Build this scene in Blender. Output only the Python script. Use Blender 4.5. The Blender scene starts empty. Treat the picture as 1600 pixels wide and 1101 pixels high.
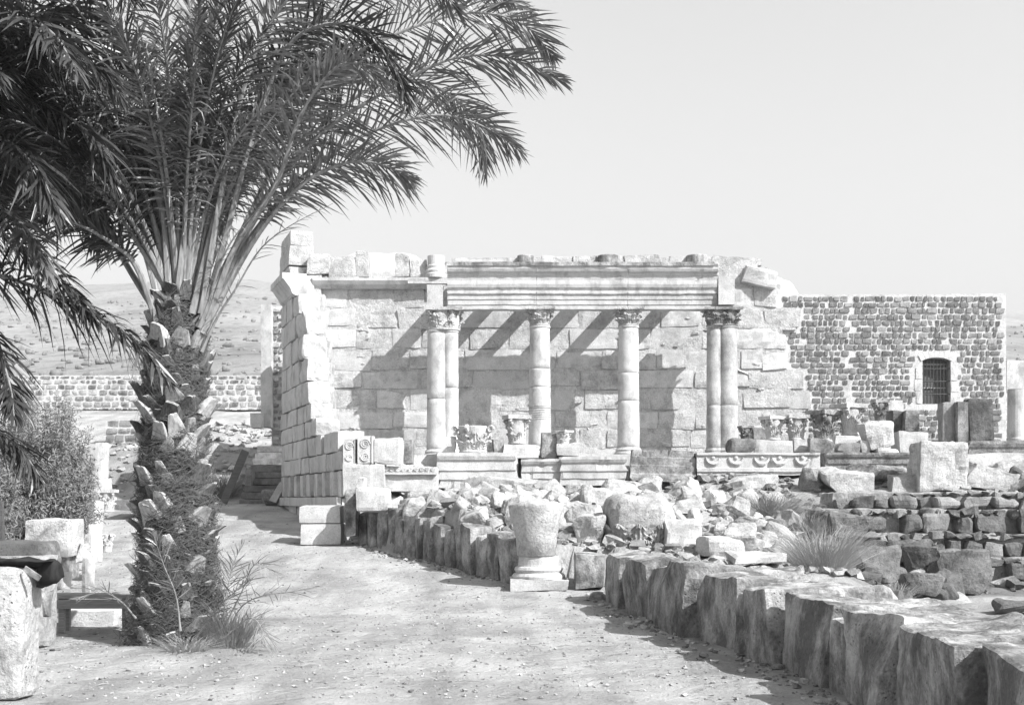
import bpy, math, random
import numpy as np
from mathutils import Vector, Matrix

# ------------------------------------------------------------------ camera, sky, sun, exposure
W_PX, F_PX, CX, HOR, EYE = 1600.0, 2000.0, 800.0, 780.0, 1.7
scene = bpy.context.scene
cam_d = bpy.data.cameras.new('camera')
cam = bpy.data.objects.new('camera', cam_d)
scene.collection.objects.link(cam)
cam.location = (0, 0, EYE)
cam.rotation_euler = (math.radians(90), 0, 0)
cam_d.sensor_width = 36.0
cam_d.lens = 36.0 * F_PX / W_PX
cam_d.shift_y = (HOR - 1101 / 2) / W_PX          # rising front of the view camera
cam_d.clip_start = 0.1
cam_d.clip_end = 6000
scene.camera = cam

SUN_AZ, SUN_EL = 52.4, 40.7                      # degrees right of straight behind the camera; height
az, el = math.radians(SUN_AZ), math.radians(SUN_EL)
to_sun = Vector((math.sin(az) * math.cos(el), -math.cos(az) * math.cos(el), math.sin(el)))
world = bpy.data.worlds.new('World')
scene.world = world
world.use_nodes = True
wn, wl = world.node_tree.nodes, world.node_tree.links
wn.clear()
sky = wn.new('ShaderNodeTexSky')
sky.sky_type = 'NISHITA'
sky.sun_disc = False
sky.sun_elevation = el
sky.sun_rotation = math.atan2(to_sun.x, to_sun.y)
sky.air_density, sky.dust_density, sky.ozone_density = 1.2, 2.6, 1.0
sep = wn.new('ShaderNodeSeparateColor')          # blue-sensitive plate: the blue channel is the grey value
bgn = wn.new('ShaderNodeBackground')
bgn.inputs['Strength'].default_value = 0.110
won = wn.new('ShaderNodeOutputWorld')
wl.new(sky.outputs['Color'], sep.inputs['Color'])
wl.new(sep.outputs['Blue'], bgn.inputs['Color'])
wl.new(bgn.outputs['Background'], won.inputs['Surface'])
sun_d = bpy.data.lights.new('sun', 'SUN')
sun_d.energy = 4.95
sun_d.angle = math.radians(0.5)
sun_d.color = (1.0, 1.0, 1.0)
sun = bpy.data.objects.new('sun', sun_d)
sun.rotation_euler = to_sun.to_track_quat('Z', 'Y').to_euler()
scene.collection.objects.link(sun)
scene.view_settings.view_transform = 'Standard'
scene.view_settings.look = 'None'
scene.view_settings.exposure = 0.86
scene.view_settings.gamma = 1.0
scene.view_settings.use_curve_mapping = False
scene.cycles.max_bounces = 6
scene.cycles.transparent_max_bounces = 4

rng = np.random.default_rng(7)
rnd = random.Random(11)
COL = scene.collection

# ------------------------------------------------------------------ helpers
def P(px, py, Y):
    """world point seen at photo pixel (px,py) when it stands Y metres away"""
    return Vector(((px - CX) / F_PX * Y, Y, EYE + (HOR - py) / F_PX * Y))
def X_at(px, Y): return (px - CX) / F_PX * Y
def Z_at(py, Y): return EYE + (HOR - py) / F_PX * Y

def hash3(i, j, k, s):
    n = (i * 374761393 + j * 668265263 + k * 2147483647 + s * 1274126177) & 0xFFFFFFFF
    n = ((n ^ (n >> 13)) * 1274126177) & 0xFFFFFFFF
    return ((n ^ (n >> 16)) & 0xFFFF) / 65535.0
def noise(p, s=0):
    p = np.asarray(p, dtype=np.float64)
    f = np.floor(p); t = p - f; t = t * t * (3 - 2 * t); i = f.astype(np.int64)
    r = 0
    for a in (0, 1):
        for b in (0, 1):
            for c in (0, 1):
                w = (t[..., 0] if a else 1 - t[..., 0]) * (t[..., 1] if b else 1 - t[..., 1]) * (t[..., 2] if c else 1 - t[..., 2])
                r = r + w * hash3(i[..., 0] + a, i[..., 1] + b, i[..., 2] + c, s)
    return r * 2 - 1
def fbm(p, s=0, o=3):
    r, a = 0, 1.0
    for k in range(o):
        r = r + a * noise(np.asarray(p) * 2 ** k, s + k * 7); a *= .5
    return r

def mesh(name, V, F, mats=None, smooth=False, midx=None):
    me = bpy.data.meshes.new(name)
    me.from_pydata([tuple(v) for v in np.asarray(V).tolist()], [], F.tolist() if hasattr(F, 'tolist') else F)
    for m in (mats if isinstance(mats, (list, tuple)) else [mats]):
        if m: me.materials.append(m)
    if midx is not None: me.polygons.foreach_set('material_index', np.asarray(midx, dtype=np.int32))
    if smooth: me.polygons.foreach_set('use_smooth', np.ones(len(me.polygons), dtype=bool))
    me.update()
    return me
def obj(name, me, parent=None, loc=(0, 0, 0), rot=(0, 0, 0), label=None, cat=None, group=None, kind=None):
    o = bpy.data.objects.new(name, me)
    COL.objects.link(o)
    o.location = loc; o.rotation_euler = rot
    if parent: o.parent = parent
    if label: o['label'] = label
    if cat: o['category'] = cat
    if group: o['group'] = group
    if kind: o['kind'] = kind
    elif cat: o['kind'] = 'thing'
    return o
def thing(name, label, cat, loc=(0, 0, 0), rz=0, group=None):
    return obj(name, None, None, loc, (0, 0, rz), label, cat, group)

class Acc:
    """collects pieces of geometry for one mesh"""
    def __init__(s): s.V, s.F, s.M, s.n = [], [], [], 0
    def add(s, V, F, m=0):
        V = np.asarray(V, float); F = [list(f) for f in (F.tolist() if hasattr(F, 'tolist') else F)]
        s.V.append(V); s.F += [[i + s.n for i in f] for f in F]; s.M += [m] * len(F); s.n += len(V)
    def mesh(s, name, mats, smooth=False):
        return mesh(name, np.concatenate(s.V), s.F, mats, smooth, s.M)

_topo = {}
def box_topo(nx, ny, nz):
    k = (nx, ny, nz)
    if k in _topo: return _topo[k]
    idx, V, F = {}, [], []
    def v(i, j, l):
        if (i, j, l) not in idx:
            idx[(i, j, l)] = len(V); V.append((2 * i / nx - 1, 2 * j / ny - 1, 2 * l / nz - 1))
        return idx[(i, j, l)]
    for i in range(nx):
        for j in range(ny):
            F.append((v(i, j, nz), v(i + 1, j, nz), v(i + 1, j + 1, nz), v(i, j + 1, nz)))
            F.append((v(i, j, 0), v(i, j + 1, 0), v(i + 1, j + 1, 0), v(i + 1, j, 0)))
    for i in range(nx):
        for l in range(nz):
            F.append((v(i, 0, l), v(i + 1, 0, l), v(i + 1, 0, l + 1), v(i, 0, l + 1)))
            F.append((v(i, ny, l), v(i, ny, l + 1), v(i + 1, ny, l + 1), v(i + 1, ny, l)))
    for j in range(ny):
        for l in range(nz):
            F.append((v(0, j, l), v(0, j, l + 1), v(0, j + 1, l + 1), v(0, j + 1, l)))
            F.append((v(nx, j, l), v(nx, j + 1, l), v(nx, j + 1, l + 1), v(nx, j, l + 1)))
    _topo[k] = (np.array(V), F)
    return _topo[k]

def stone(w, d, h, cell=.12, r=.02, rough=.01, seed=0, skew=.0, cuts=0, streak=0., freq=4., maxn=14, lim0=.52, lim1=.86):
    """weathered block centred on 0; rounded arrises, uneven faces, optional broken corners"""
    n = [max(1, min(maxn, int(round(q / cell)))) for q in (w, d, h)]
    V, F = box_topo(*n)
    hd = np.array([w, d, h]) / 2
    R = np.random.default_rng(seed + 1)
    V = V.copy()
    # pull the outer rings out to the arris so that the rounding is tight
    Pn = V * hd
    r = min(r, hd.min() * .9)
    inner = np.clip(Pn, -(hd - r), hd - r)
    dlt = Pn - inner
    ln = np.linalg.norm(dlt, axis=1, keepdims=True) + 1e-9
    nrm = dlt / ln
    Pn = inner + nrm * r
    if skew:
        c = R.uniform(-1, 1, (2, 2, 2, 3)) * skew
        u = (V + 1) / 2
        for a in (0, 1):
            for b in (0, 1):
                for e in (0, 1):
                    wgt = (u[:, 0] if a else 1 - u[:, 0]) * (u[:, 1] if b else 1 - u[:, 1]) * (u[:, 2] if e else 1 - u[:, 2])
                    Pn = Pn + wgt[:, None] * c[a, b, e]
    for _ in range(cuts):
        dv = R.normal(size=3); dv /= np.linalg.norm(dv)
        ext = np.abs(dv * hd).sum()
        lim = ext * R.uniform(lim0, lim1)
        dd = Pn @ dv - lim
        Pn = Pn - np.where(dd > 0, dd, 0)[:, None] * dv
    off = R.uniform(0, 90, 3)
    q = Pn * freq + off
    Pn = Pn + nrm * (rough * fbm(q, seed % 97, 4))[:, None]
    if streak:
        q = Pn * np.array([11, 11, .9]) + off
        Pn = Pn + nrm * np.array([1, 1, .1]) * (streak * fbm(q, 3, 2))[:, None]
    return Pn, F

def rotz(V, a):
    c, s = math.cos(a), math.sin(a)
    return V @ np.array([[c, s, 0], [-s, c, 0], [0, 0, 1]])
def rotm(V, rx, ry, rz):
    M = np.array((Matrix.Rotation(rz, 3, 'Z') @ Matrix.Rotation(ry, 3, 'Y') @ Matrix.Rotation(rx, 3, 'X')))
    return V @ M.T

def lathe(prof, n=24, wob=0, seed=0):
    """prof = [(r,z)...] bottom to top, closed with caps"""
    V, F = [], []
    for k, (r, z) in enumerate(prof):
        for i in range(n):
            a = 2 * math.pi * i / n
            V.append((r * math.cos(a), r * math.sin(a), z))
    m = len(prof)
    for k in range(m - 1):
        for i in range(n):
            j = (i + 1) % n
            F.append((k * n + i, k * n + j, (k + 1) * n + j, (k + 1) * n + i))
    F.append(tuple(range(n - 1, -1, -1))); F.append(tuple((m - 1) * n + i for i in range(n)))
    V = np.array(V)
    if wob:
        nr = V * np.array([1, 1, 0]); nr /= np.linalg.norm(nr, axis=1, keepdims=True) + 1e-6
        V = V + nr * (wob * fbm(V * 6 + seed * 3.1, seed, 2))[:, None]
    return V, F

def extrude(prof, L, nseg=1, jag=0, seed=0):
    """profile in (y,z) run along x from -L/2 to L/2; broken ends when jag"""
    R = np.random.default_rng(int(seed))
    m = len(prof); V, F = [], []
    ends = [R.uniform(-1, 1, m) * jag, R.uniform(-1, 1, m) * jag]
    for s in range(nseg + 1):
        x = -L / 2 + L * s / nseg
        for k, (y, z) in enumerate(prof):
            dx = ends[0][k] if s == 0 else (ends[1][k] if s == nseg else 0)
            V.append((x + dx, y, z))
    for s in range(nseg):
        for k in range(m):
            j = (k + 1) % m
            F.append((s * m + k, s * m + j, (s + 1) * m + j, (s + 1) * m + k))
    F.append(tuple(range(m))); F.append(tuple(nseg * m + i for i in range(m - 1, -1, -1)))
    return np.array(V), F

def tube(pts, rad, n=6, cap=True):
    pts = [Vector(p) for p in pts]; V, F = [], []
    ref = Vector((0, 0, 1))
    for k, p in enumerate(pts):
        t = (pts[min(k + 1, len(pts) - 1)] - pts[max(k - 1, 0)])
        t = t.normalized() if t.length > 1e-9 else Vector((0, 0, 1))
        a = t.cross(ref if abs(t.z) < .95 else Vector((0, 1, 0))).normalized(); b = t.cross(a)
        r = rad[k] if hasattr(rad, '__len__') else rad
        for i in range(n):
            q = 2 * math.pi * i / n
            V.append(p + (a * math.cos(q) + b * math.sin(q)) * r)
    for k in range(len(pts) - 1):
        for i in range(n):
            j = (i + 1) % n
            F.append((k * n + i, k * n + j, (k + 1) * n + j, (k + 1) * n + i))
    if cap:
        F.append(tuple(range(n - 1, -1, -1))); F.append(tuple((len(pts) - 1) * n + i for i in range(n)))
    return np.array([tuple(v) for v in V]), F

# ------------------------------------------------------------------ materials (all greys: the plate is black and white)
def base_mat(name, rough=.9, spec=.2):
    m = bpy.data.materials.new(name); m.use_nodes = True
    nt = m.node_tree; b = nt.nodes['Principled BSDF']
    b.inputs['Roughness'].default_value = rough
    b.inputs['Specular IOR Level'].default_value = spec
    return m, nt, b
def N(nt, t, **kw):
    n = nt.nodes.new(t)
    for k, v in kw.items():
        if k in n.inputs: n.inputs[k].default_value = v
        else: setattr(n, k, v)
    return n
def ramp(nt, fac, stops):
    r = nt.nodes.new('ShaderNodeValToRGB')
    e = r.color_ramp.elements
    while len(e) < len(stops): e.new(.5)
    for i, (p, c) in enumerate(stops):
        e[i].position = p; e[i].color = (c, c, c, 1)
    nt.links.new(fac, r.inputs['Fac'])
    return r.outputs['Color']
def mul(nt, a, b, mode='MULTIPLY', fac=1.0):
    m = nt.nodes.new('ShaderNodeMix'); m.data_type = 'RGBA'; m.blend_type = mode
    m.inputs['Factor'].default_value = fac
    nt.links.new(a, m.inputs['A']); nt.links.new(b, m.inputs['B'])
    return m.outputs['Result']
def stone_mat(name, lo, hi, scale=2.5, stain=.0, stain_v=.35, pit=.35, bump=.5, vary=.16, fine=40, streaky=0):
    m, nt, b = base_mat(name, .92, .15)
    geo = N(nt, 'ShaderNodeNewGeometry')
    pos = geo.outputs['Position']
    n1 = N(nt, 'ShaderNodeTexNoise', Scale=scale, Detail=6.0, Roughness=.62)
    nt.links.new(pos, n1.inputs['Vector'])
    c = ramp(nt, n1.outputs['Fac'], [(.3, lo), (.62, hi)])
    n2 = N(nt, 'ShaderNodeTexNoise', Scale=fine, Detail=4.0, Roughness=.7)
    nt.links.new(pos, n2.inputs['Vector'])
    c = mul(nt, c, ramp(nt, n2.outputs['Fac'], [(.32, .72), (.55, 1.0)]))
    oi = N(nt, 'ShaderNodeObjectInfo')
    c = mul(nt, c, ramp(nt, oi.outputs['Random'], [(0, 1 - vary), (1, 1.0)]))
    if stain:
        n3 = N(nt, 'ShaderNodeTexNoise', Scale=1.0, Detail=7.0, Roughness=.72)
        mp = N(nt, 'ShaderNodeMapping'); mp.inputs['Scale'].default_value = (2.6, 2.6, 1.5 if streaky else 2.2)
        nt.links.new(pos, mp.inputs['Vector']); nt.links.new(mp.outputs['Vector'], n3.inputs['Vector'])
        c = mul(nt, c, ramp(nt, n3.outputs['Fac'], [(.50 - .12 * stain, 1.0), (.66 - .08 * stain, stain_v)]))
    vo = N(nt, 'ShaderNodeTexVoronoi', Scale=22.0)
    nt.links.new(pos, vo.inputs['Vector'])
    pr = ramp(nt, vo.outputs['Distance'], [(.10, 0.0), (.26, 1.0)])
    n4 = N(nt, 'ShaderNodeTexNoise', Scale=3.0, Detail=3.0); nt.links.new(pos, n4.inputs['Vector'])
    pm = ramp(nt, n4.outputs['Fac'], [(.50, 1.0), (.60, 0.0)])
    pr = mul(nt, pr, pm, 'LIGHTEN')
    c = mul(nt, c, pr, 'MULTIPLY', pit)
    nt.links.new(c, b.inputs['Base Color'])
    hgt = mul(nt, n2.outputs['Color'], pr)
    n5 = N(nt, 'ShaderNodeTexNoise', Scale=9.0, Detail=6.0, Roughness=.65); nt.links.new(pos, n5.inputs['Vector'])
    add = mul(nt, hgt, n5.outputs['Color'], 'ADD', 1.0)
    bp = N(nt, 'ShaderNodeBump', Strength=bump, Distance=.03)
    nt.links.new(add, bp.inputs['Height']); nt.links.new(bp.outputs['Normal'], b.inputs['Normal'])
    return m
LIME = stone_mat('limestone', .48, .58, 2.0, .10, .75, .35, .5)
LIME_ROUGH = stone_mat('weathered_limestone', .44, .57, 3.2, .3, .7, .7, 1.15, .12, 26)
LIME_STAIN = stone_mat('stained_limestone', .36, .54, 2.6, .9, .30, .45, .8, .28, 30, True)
LIME_SMOOTH = stone_mat('dressed_limestone', .47, .57, 1.6, .2, .62, .15, .25, .1, 60, True)
LIME_VEIN = stone_mat('grey_veined_limestone', .36, .52, 2.0, .6, .6, .3, .5, .1, 40, True)
LIME_HEAP = stone_mat('rubble_limestone', .38, .51, 3.0, .35, .65, .5, .9, .25, 24)
LIME_GREY = stone_mat('old_grey_limestone', .20, .42, 3.0, .7, .4, .5, .8, .2, 24)
BASALT = stone_mat('basalt', .21, .31, 5.0, .3, .6, .4, .9, .45, 36)
BASALT_PALE = stone_mat('pale_dusty_basalt', .26, .37, 6.0, .2, .7, .3, .8, .42, 36)
BASALT_ROUGH = stone_mat('rough_field_basalt', .10, .25, 2.6, .3, .6, .5, 1.0, .4, 22)
MORTAR = stone_mat('pale_mortar', .48, .60, 8.0, .2, .7, .3, .8, .02, 40)
RUBBLE = stone_mat('mortared_rubble', .42, .56, 12.0, .3, .7, .6, 1.2, .05, 26)

def simple_mat(name, lo, hi, scale, rough=.85, bump=.3, spec=.2, fine=None, stretch=(1, 1, 1), vary=.2, trans=0):
    m, nt, b = base_mat(name, rough, spec)
    tc = N(nt, 'ShaderNodeTexCoord'); mp = N(nt, 'ShaderNodeMapping'); mp.inputs['Scale'].default_value = stretch
    nt.links.new(tc.outputs['Object'], mp.inputs['Vector'])
    n1 = N(nt, 'ShaderNodeTexNoise', Scale=scale, Detail=5.0, Roughness=.6); nt.links.new(mp.outputs['Vector'], n1.inputs['Vector'])
    c = ramp(nt, n1.outputs['Fac'], [(.32, lo), (.66, hi)])
    oi = N(nt, 'ShaderNodeObjectInfo'); c = mul(nt, c, ramp(nt, oi.outputs['Random'], [(0, 1 - vary), (1, 1.0)]))
    nt.links.new(c, b.inputs['Base Color'])
    if bump:
        bp = N(nt, 'ShaderNodeBump', Strength=bump, Distance=.01)
        nt.links.new(n1.outputs['Fac'], bp.inputs['Height']); nt.links.new(bp.outputs['Normal'], b.inputs['Normal'])
    if trans:
        tr = N(nt, 'ShaderNodeBsdfTranslucent'); nt.links.new(c, tr.inputs['Color'])
        mx = N(nt, 'ShaderNodeMixShader'); mx.inputs['Fac'].default_value = trans
        out = nt.nodes['Material Output']
        nt.links.new(b.outputs['BSDF'], mx.inputs[1]); nt.links.new(tr.outputs['BSDF'], mx.inputs[2])
        nt.links.new(mx.outputs['Shader'], out.inputs['Surface'])
    return m
LEAF = simple_mat('palm_leaf', .11, .23, 3.0, .36, 0, .8, vary=.45, trans=.2)
LEAF_DARK = simple_mat('shaded_palm_leaf', .035, .085, 3.0, .40, 0, .6, vary=.45, trans=.1)  # darker copy of the leaf; the dense crown's shade is in its colour
LEAF_DRY = simple_mat('dry_palm_leaf', .16, .30, 3.0, .6, 0, .4, vary=.3, trans=.15)
RACHIS = simple_mat('palm_midrib', .17, .34, 4.0, .5, .2, .4, stretch=(6, 6, 1))
BOOT = simple_mat('palm_leaf_base', .06, .18, 9.0, .8, .6, .2, stretch=(6, 6, 1), vary=.4)
BOOT_CUT = simple_mat('cut_leaf_base', .28, .5, 9.0, .9, .5, .1, stretch=(4, 4, 2), vary=.4)
FIBRE = simple_mat('palm_fibre', .04, .13, 30.0, .95, .4, .1, vary=.1)
CORE = simple_mat('palm_trunk_core', .02, .06, 18.0, .95, .9, .1)
SHRUB = simple_mat('feathery_shrub', .19, .34, 2.0, .8, 0, .2, trans=.25)
TWIG = simple_mat('twig', .07, .13, 9.0, .9, .3, .1)
DRYGRASS = simple_mat('dry_grass', .28, .45, 2.0, .85, 0, .1, trans=.2)
WOOD = simple_mat('weathered_wood', .22, .36, 4.0, .85, .4, .2, stretch=(1, 14, 14))
WOOD_DARK = simple_mat('dark_timber', .08, .15, 4.0, .85, .4, .2, stretch=(1, 14, 14))
IRON = simple_mat('iron', .03, .06, 12.0, .6, .3, .4)
CLOTH = simple_mat('dark_cloth', .015, .04, 8.0, .95, .5, .1)
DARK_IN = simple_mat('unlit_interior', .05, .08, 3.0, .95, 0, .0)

def ground_mat(name, lo, hi, sc=1.2):
    m, nt, b = base_mat(name, .95, .1)
    geo = N(nt, 'ShaderNodeNewGeometry'); pos = geo.outputs['Position']
    n1 = N(nt, 'ShaderNodeTexNoise', Scale=sc, Detail=8.0, Roughness=.65); nt.links.new(pos, n1.inputs['Vector'])
    c = ramp(nt, n1.outputs['Fac'], [(.3, lo), (.62, hi)])
    n2 = N(nt, 'ShaderNodeTexNoise', Scale=26.0, Detail=6.0, Roughness=.75); nt.links.new(pos, n2.inputs['Vector'])
    c = mul(nt, c, ramp(nt, n2.outputs['Fac'], [(.34, .72), (.52, 1.0)]))
    n6 = N(nt, 'ShaderNodeTexNoise', Scale=.5, Detail=5.0, Roughness=.6); nt.links.new(pos, n6.inputs['Vector'])
    c = mul(nt, c, ramp(nt, n6.outputs['Fac'], [(.40, .74), (.56, 1.0)]))
    mt = N(nt, 'ShaderNodeMapping'); mt.inputs['Scale'].default_value = (1.7, .22, 1); mt.inputs['Rotation'].default_value = (0, 0, .28); nt.links.new(pos, mt.inputs['Vector'])
    n7 = N(nt, 'ShaderNodeTexNoise', Scale=1.0, Detail=2.5, Roughness=.5); nt.links.new(mt.outputs['Vector'], n7.inputs['Vector'])
    c = mul(nt, c, ramp(nt, n7.outputs['Fac'], [(.40, .80), (.56, 1.0)]))
    atn = N(nt, 'ShaderNodeAttribute', attribute_name='soil')
    c = mul(nt, c, ramp(nt, atn.outputs['Fac'], [(.0, 1.0), (1.0, .62)]))
    nt.links.new(c, b.inputs['Base Color'])
    n3 = N(nt, 'ShaderNodeTexNoise', Scale=7.0, Detail=8.0, Roughness=.7); nt.links.new(pos, n3.inputs['Vector'])
    h = mul(nt, n3.outputs['Color'], n2.outputs['Color'], 'ADD', .5)
    vf = N(nt, 'ShaderNodeTexVoronoi', Scale=3.6); nt.links.new(pos, vf.inputs['Vector'])
    h = mul(nt, h, ramp(nt, vf.outputs['Distance'], [(.12, 0), (.3, 1)]), 'ADD', .35)
    bp = N(nt, 'ShaderNodeBump', Strength=1.0, Distance=.09); nt.links.new(h, bp.inputs['Height'])
    nt.links.new(bp.outputs['Normal'], b.inputs['Normal'])
    return m
DUST = ground_mat('trodden_dust', .39, .51)
def hill_mat():
    m, nt, b = base_mat('dry_hillside', .95, .05)
    geo = N(nt, 'ShaderNodeNewGeometry'); pos = geo.outputs['Position']
    mp = N(nt, 'ShaderNodeMapping'); mp.inputs['Scale'].default_value = (.03, .005, .05); nt.links.new(pos, mp.inputs['Vector'])
    n1 = N(nt, 'ShaderNodeTexNoise', Scale=1.0, Detail=9.0, Roughness=.62); nt.links.new(mp.outputs['Vector'], n1.inputs['Vector'])
    c = ramp(nt, n1.outputs['Fac'], [(.34, .20), (.62, .33)])
    mp2 = N(nt, 'ShaderNodeMapping'); mp2.inputs['Scale'].default_value = (.35, .05, .6); nt.links.new(pos, mp2.inputs['Vector'])
    n2 = N(nt, 'ShaderNodeTexNoise', Scale=1.0, Detail=9.0, Roughness=.72); nt.links.new(mp2.outputs['Vector'], n2.inputs['Vector'])
    c = mul(nt, c, ramp(nt, n2.outputs['Fac'], [(.42, .72), (.5, 1.0)]))
    nt.links.new(c, b.inputs['Base Color'])
    bp = N(nt, 'ShaderNodeBump', Strength=.6, Distance=1.2); nt.links.new(n2.outputs['Fac'], bp.inputs['Height'])
    nt.links.new(bp.outputs['Normal'], b.inputs['Normal'])
    return m
HILL = hill_mat()

# ------------------------------------------------------------------ terrain
SL_Y = [4, 7, 8.1, 9.7, 11.5, 13.1, 14.2, 15.8, 17.2, 19.4, 20.6, 21.6, 22.2, 22.6, 22.9, 24.7, 28.3, 29.0]
SL_X = [2.95, 2.9, 2.85, 2.84, 2.79, 2.72, 2.41, 2.17, 1.96, 1.7, 1.6, 1.95, 1.7, .35, -.25, -1.36, -3.4, -3.56]
def slab_x(Y): return np.where(Y < 29, np.interp(Y, SL_Y, SL_X), 5.87 - .3355 * Y + .3)
def sstep(a, b, x):
    t = np.clip((x - a) / (b - a), 0, 1); return t * t * (3 - 2 * t)
def height(X, Y, rough=True):
    X = np.asarray(X, float); Y = np.asarray(Y, float)
    zp = np.interp(Y, [0, 19, 21, 38, 41, 44, 48, 58, 64], [0, 0, .1, 1.53, 1.75, 3.3, 4.3, 5.9, 7.2])
    zf = np.interp(Y, [0, 8, 12, 17, 20.6, 24, 28, 29.6, 30.7, 31.3, 38, 45, 58, 64], [0, .1, .25, .6, .70, .98, 1.5, 1.72, 1.85, 2.8, 2.85, 3.6, 5.9, 7.2])
    zf = zf + .42 * sstep(23.2, 25, Y) * (1 - sstep(27, 28.6, Y)) * sstep(-2.6, -.8, X) * (1 - sstep(3.6, 5.2, X))
    zf = zf + .38 * sstep(3.2, 5, X) * sstep(27.5, 29.5, Y) * (1 - sstep(30.7, 31.2, Y))
    low = np.interp(Y, [0, 23.0, 24.4, 25.6, 26.5, 27.1, 29.8, 30.9, 38, 45, 58, 64], [0, 0, .18, .55, 1.05, 1.72, 2.1, 2.8, 2.85, 3.6, 5.9, 7.2])
    edge = np.interp(Y, [0, 14, 18, 23, 27, 30], [3.2, 3.6, 4.5, 5.2, 5.6, 8.0])
    w = sstep(0, 1, (X - edge) / 1.6)
    zr = zf * (1 - w) + low * w
    s = sstep(0, 1, (X - slab_x(Y) - np.interp(Y, [18, 21, 23], [.46, .40, .20])) / np.interp(Y, [18, 23, 29, 30], [.32, .22, .22, .3]))
    z = zp * (1 - s) + zr * s
    if rough:
        p = np.stack([X, Y, 0 * X], -1)
        z = z + .018 * fbm(p * 1.1, 5, 3) * 1.0 + s * .05 * fbm(p * 2.2, 9, 3) + .010 * fbm(p * 5.5, 31, 2)
    return z
def gz(x, y): return float(height(np.array([x]), np.array([y]))[0])

def axis(bps):
    out = [bps[0][0]]
    for (a, st), (b, _) in zip(bps, bps[1:]):
        n = max(1, int(round((b - a) / st))); out += [a + (b - a) * k / n for k in range(1, n + 1)]
    return np.array(out)
gx = axis([(-90, 4), (-30, 1), (-8, .10), (8, .5), (30, 3), (90, 0)])
gy = axis([(-8, 2), (8, .10), (31, .4), (46, 1), (66, 0)])
GX, GY = np.meshgrid(gx, gy)
GZ = height(GX, GY)
V = np.stack([GX, GY, GZ], -1).reshape(-1, 3)
nx, ny = len(gx), len(gy)
I = (np.arange(ny - 1)[:, None] * nx + np.arange(nx - 1)[None]).reshape(-1)
F = np.stack([I, I + 1, I + 1 + nx, I + nx], -1)
gme = mesh('ground', V, F, DUST, True)
soil = (1 - .7 * sstep(5.8, 6.6, GX) * (1 - sstep(21.8, 22.8, GY))) * sstep(4.0, 6.0, GX + .5 * fbm(np.stack([GX, GY, 0 * GX], -1) * .8, 21, 2)) * sstep(15.5, 17.5, GY) * (1 - sstep(26.9, 27.4, GY))
soil = np.maximum(soil, .75 * sstep(39, 41, GY) * (1 - sstep(44, 46, GY)))
at = gme.attributes.new('soil', 'FLOAT', 'POINT'); at.data.foreach_set('value', soil.reshape(-1).astype(np.float32))
obj('ground', gme, kind='structure')

hy = np.array([62 + 9.0 * (k ** 1.75) / 6 for k in range(0, 64)])
ha = np.linspace(-1.25, 1.25, 190)
HA, HY = np.meshgrid(ha, hy)
HX = HA * HY
e = np.interp(HA, [-1.2, -.6, -.35, -.22, -.17, 0, .35, .42, 1.2], [.10, .15, .166, .172, .168, .15, .147, .145, .09])
rp = np.interp(HY, [60, 120, 400, 900, 1100, 2500], [.50, .66, .86, 1.0, .96, .4])
HZ = EYE + e * HY * rp + fbm(np.stack([HX * .012, HY * .012, 0 * HX], -1), 4, 4) * np.interp(HY, [60, 200, 900], [.15, 1.2, 3.5]) - np.interp(HY, [60, 66], [.6, 0])
V = np.stack([HX, HY, HZ], -1).reshape(-1, 3); nx, ny = len(ha), len(hy)
I = (np.arange(ny - 1)[:, None] * nx + np.arange(nx - 1)[None]).reshape(-1)
obj('hills', mesh('hills', V, np.stack([I, I + 1, I + 1 + nx, I + nx], -1), HILL, True), kind='structure')

def hill_z(x, y):
    a = x / y
    e_ = np.interp(a, [-1.2, -.6, -.35, -.22, -.17, 0, .35, .42, 1.2], [.10, .15, .166, .172, .168, .15, .147, .145, .09])
    r_ = np.interp(y, [60, 120, 400, 900, 1100, 2500], [.50, .66, .86, 1.0, .96, .4])
    return EYE + e_ * y * r_ + float(fbm(np.array([x * .012, y * .012, 0]), 4, 4)) * np.interp(y, [60, 200, 900], [.15, 1.2, 3.5]) - np.interp(y, [60, 66], [.6, 0])
A = Acc(); AR = Acc()
pr_s = [stone(1, 1, .7, .35, .3, .12, 700 + k, .15, 1, freq=3, maxn=3) for k in range(6)]
for k in range(3600):
    y_ = 66 + 520 * rnd.random() ** 1.6; a_ = rnd.uniform(-.62, .62)
    if -.14 < a_ < .34 : continue
    x_ = a_ * y_; s_ = rnd.uniform(.12, .5) * (1 + y_ / 200)
    V, Fc = pr_s[k % 6]
    (A if k % 3 else AR).add(V * s_ * np.array([rnd.uniform(.8, 1.2), 1, 1.1 if k % 3 else .8]) + np.array([x_, y_, hill_z(x_, y_) + .15 * s_]), Fc)
obj('hill_scrub', A.mesh('hill_scrub', SHRUB, True), kind='stuff', label='low dry scrub dotted over the hillside')
obj('hill_rocks', AR.mesh('hill_rocks', BASALT_PALE), kind='stuff', label='field stones dotted over the hillside')

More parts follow.
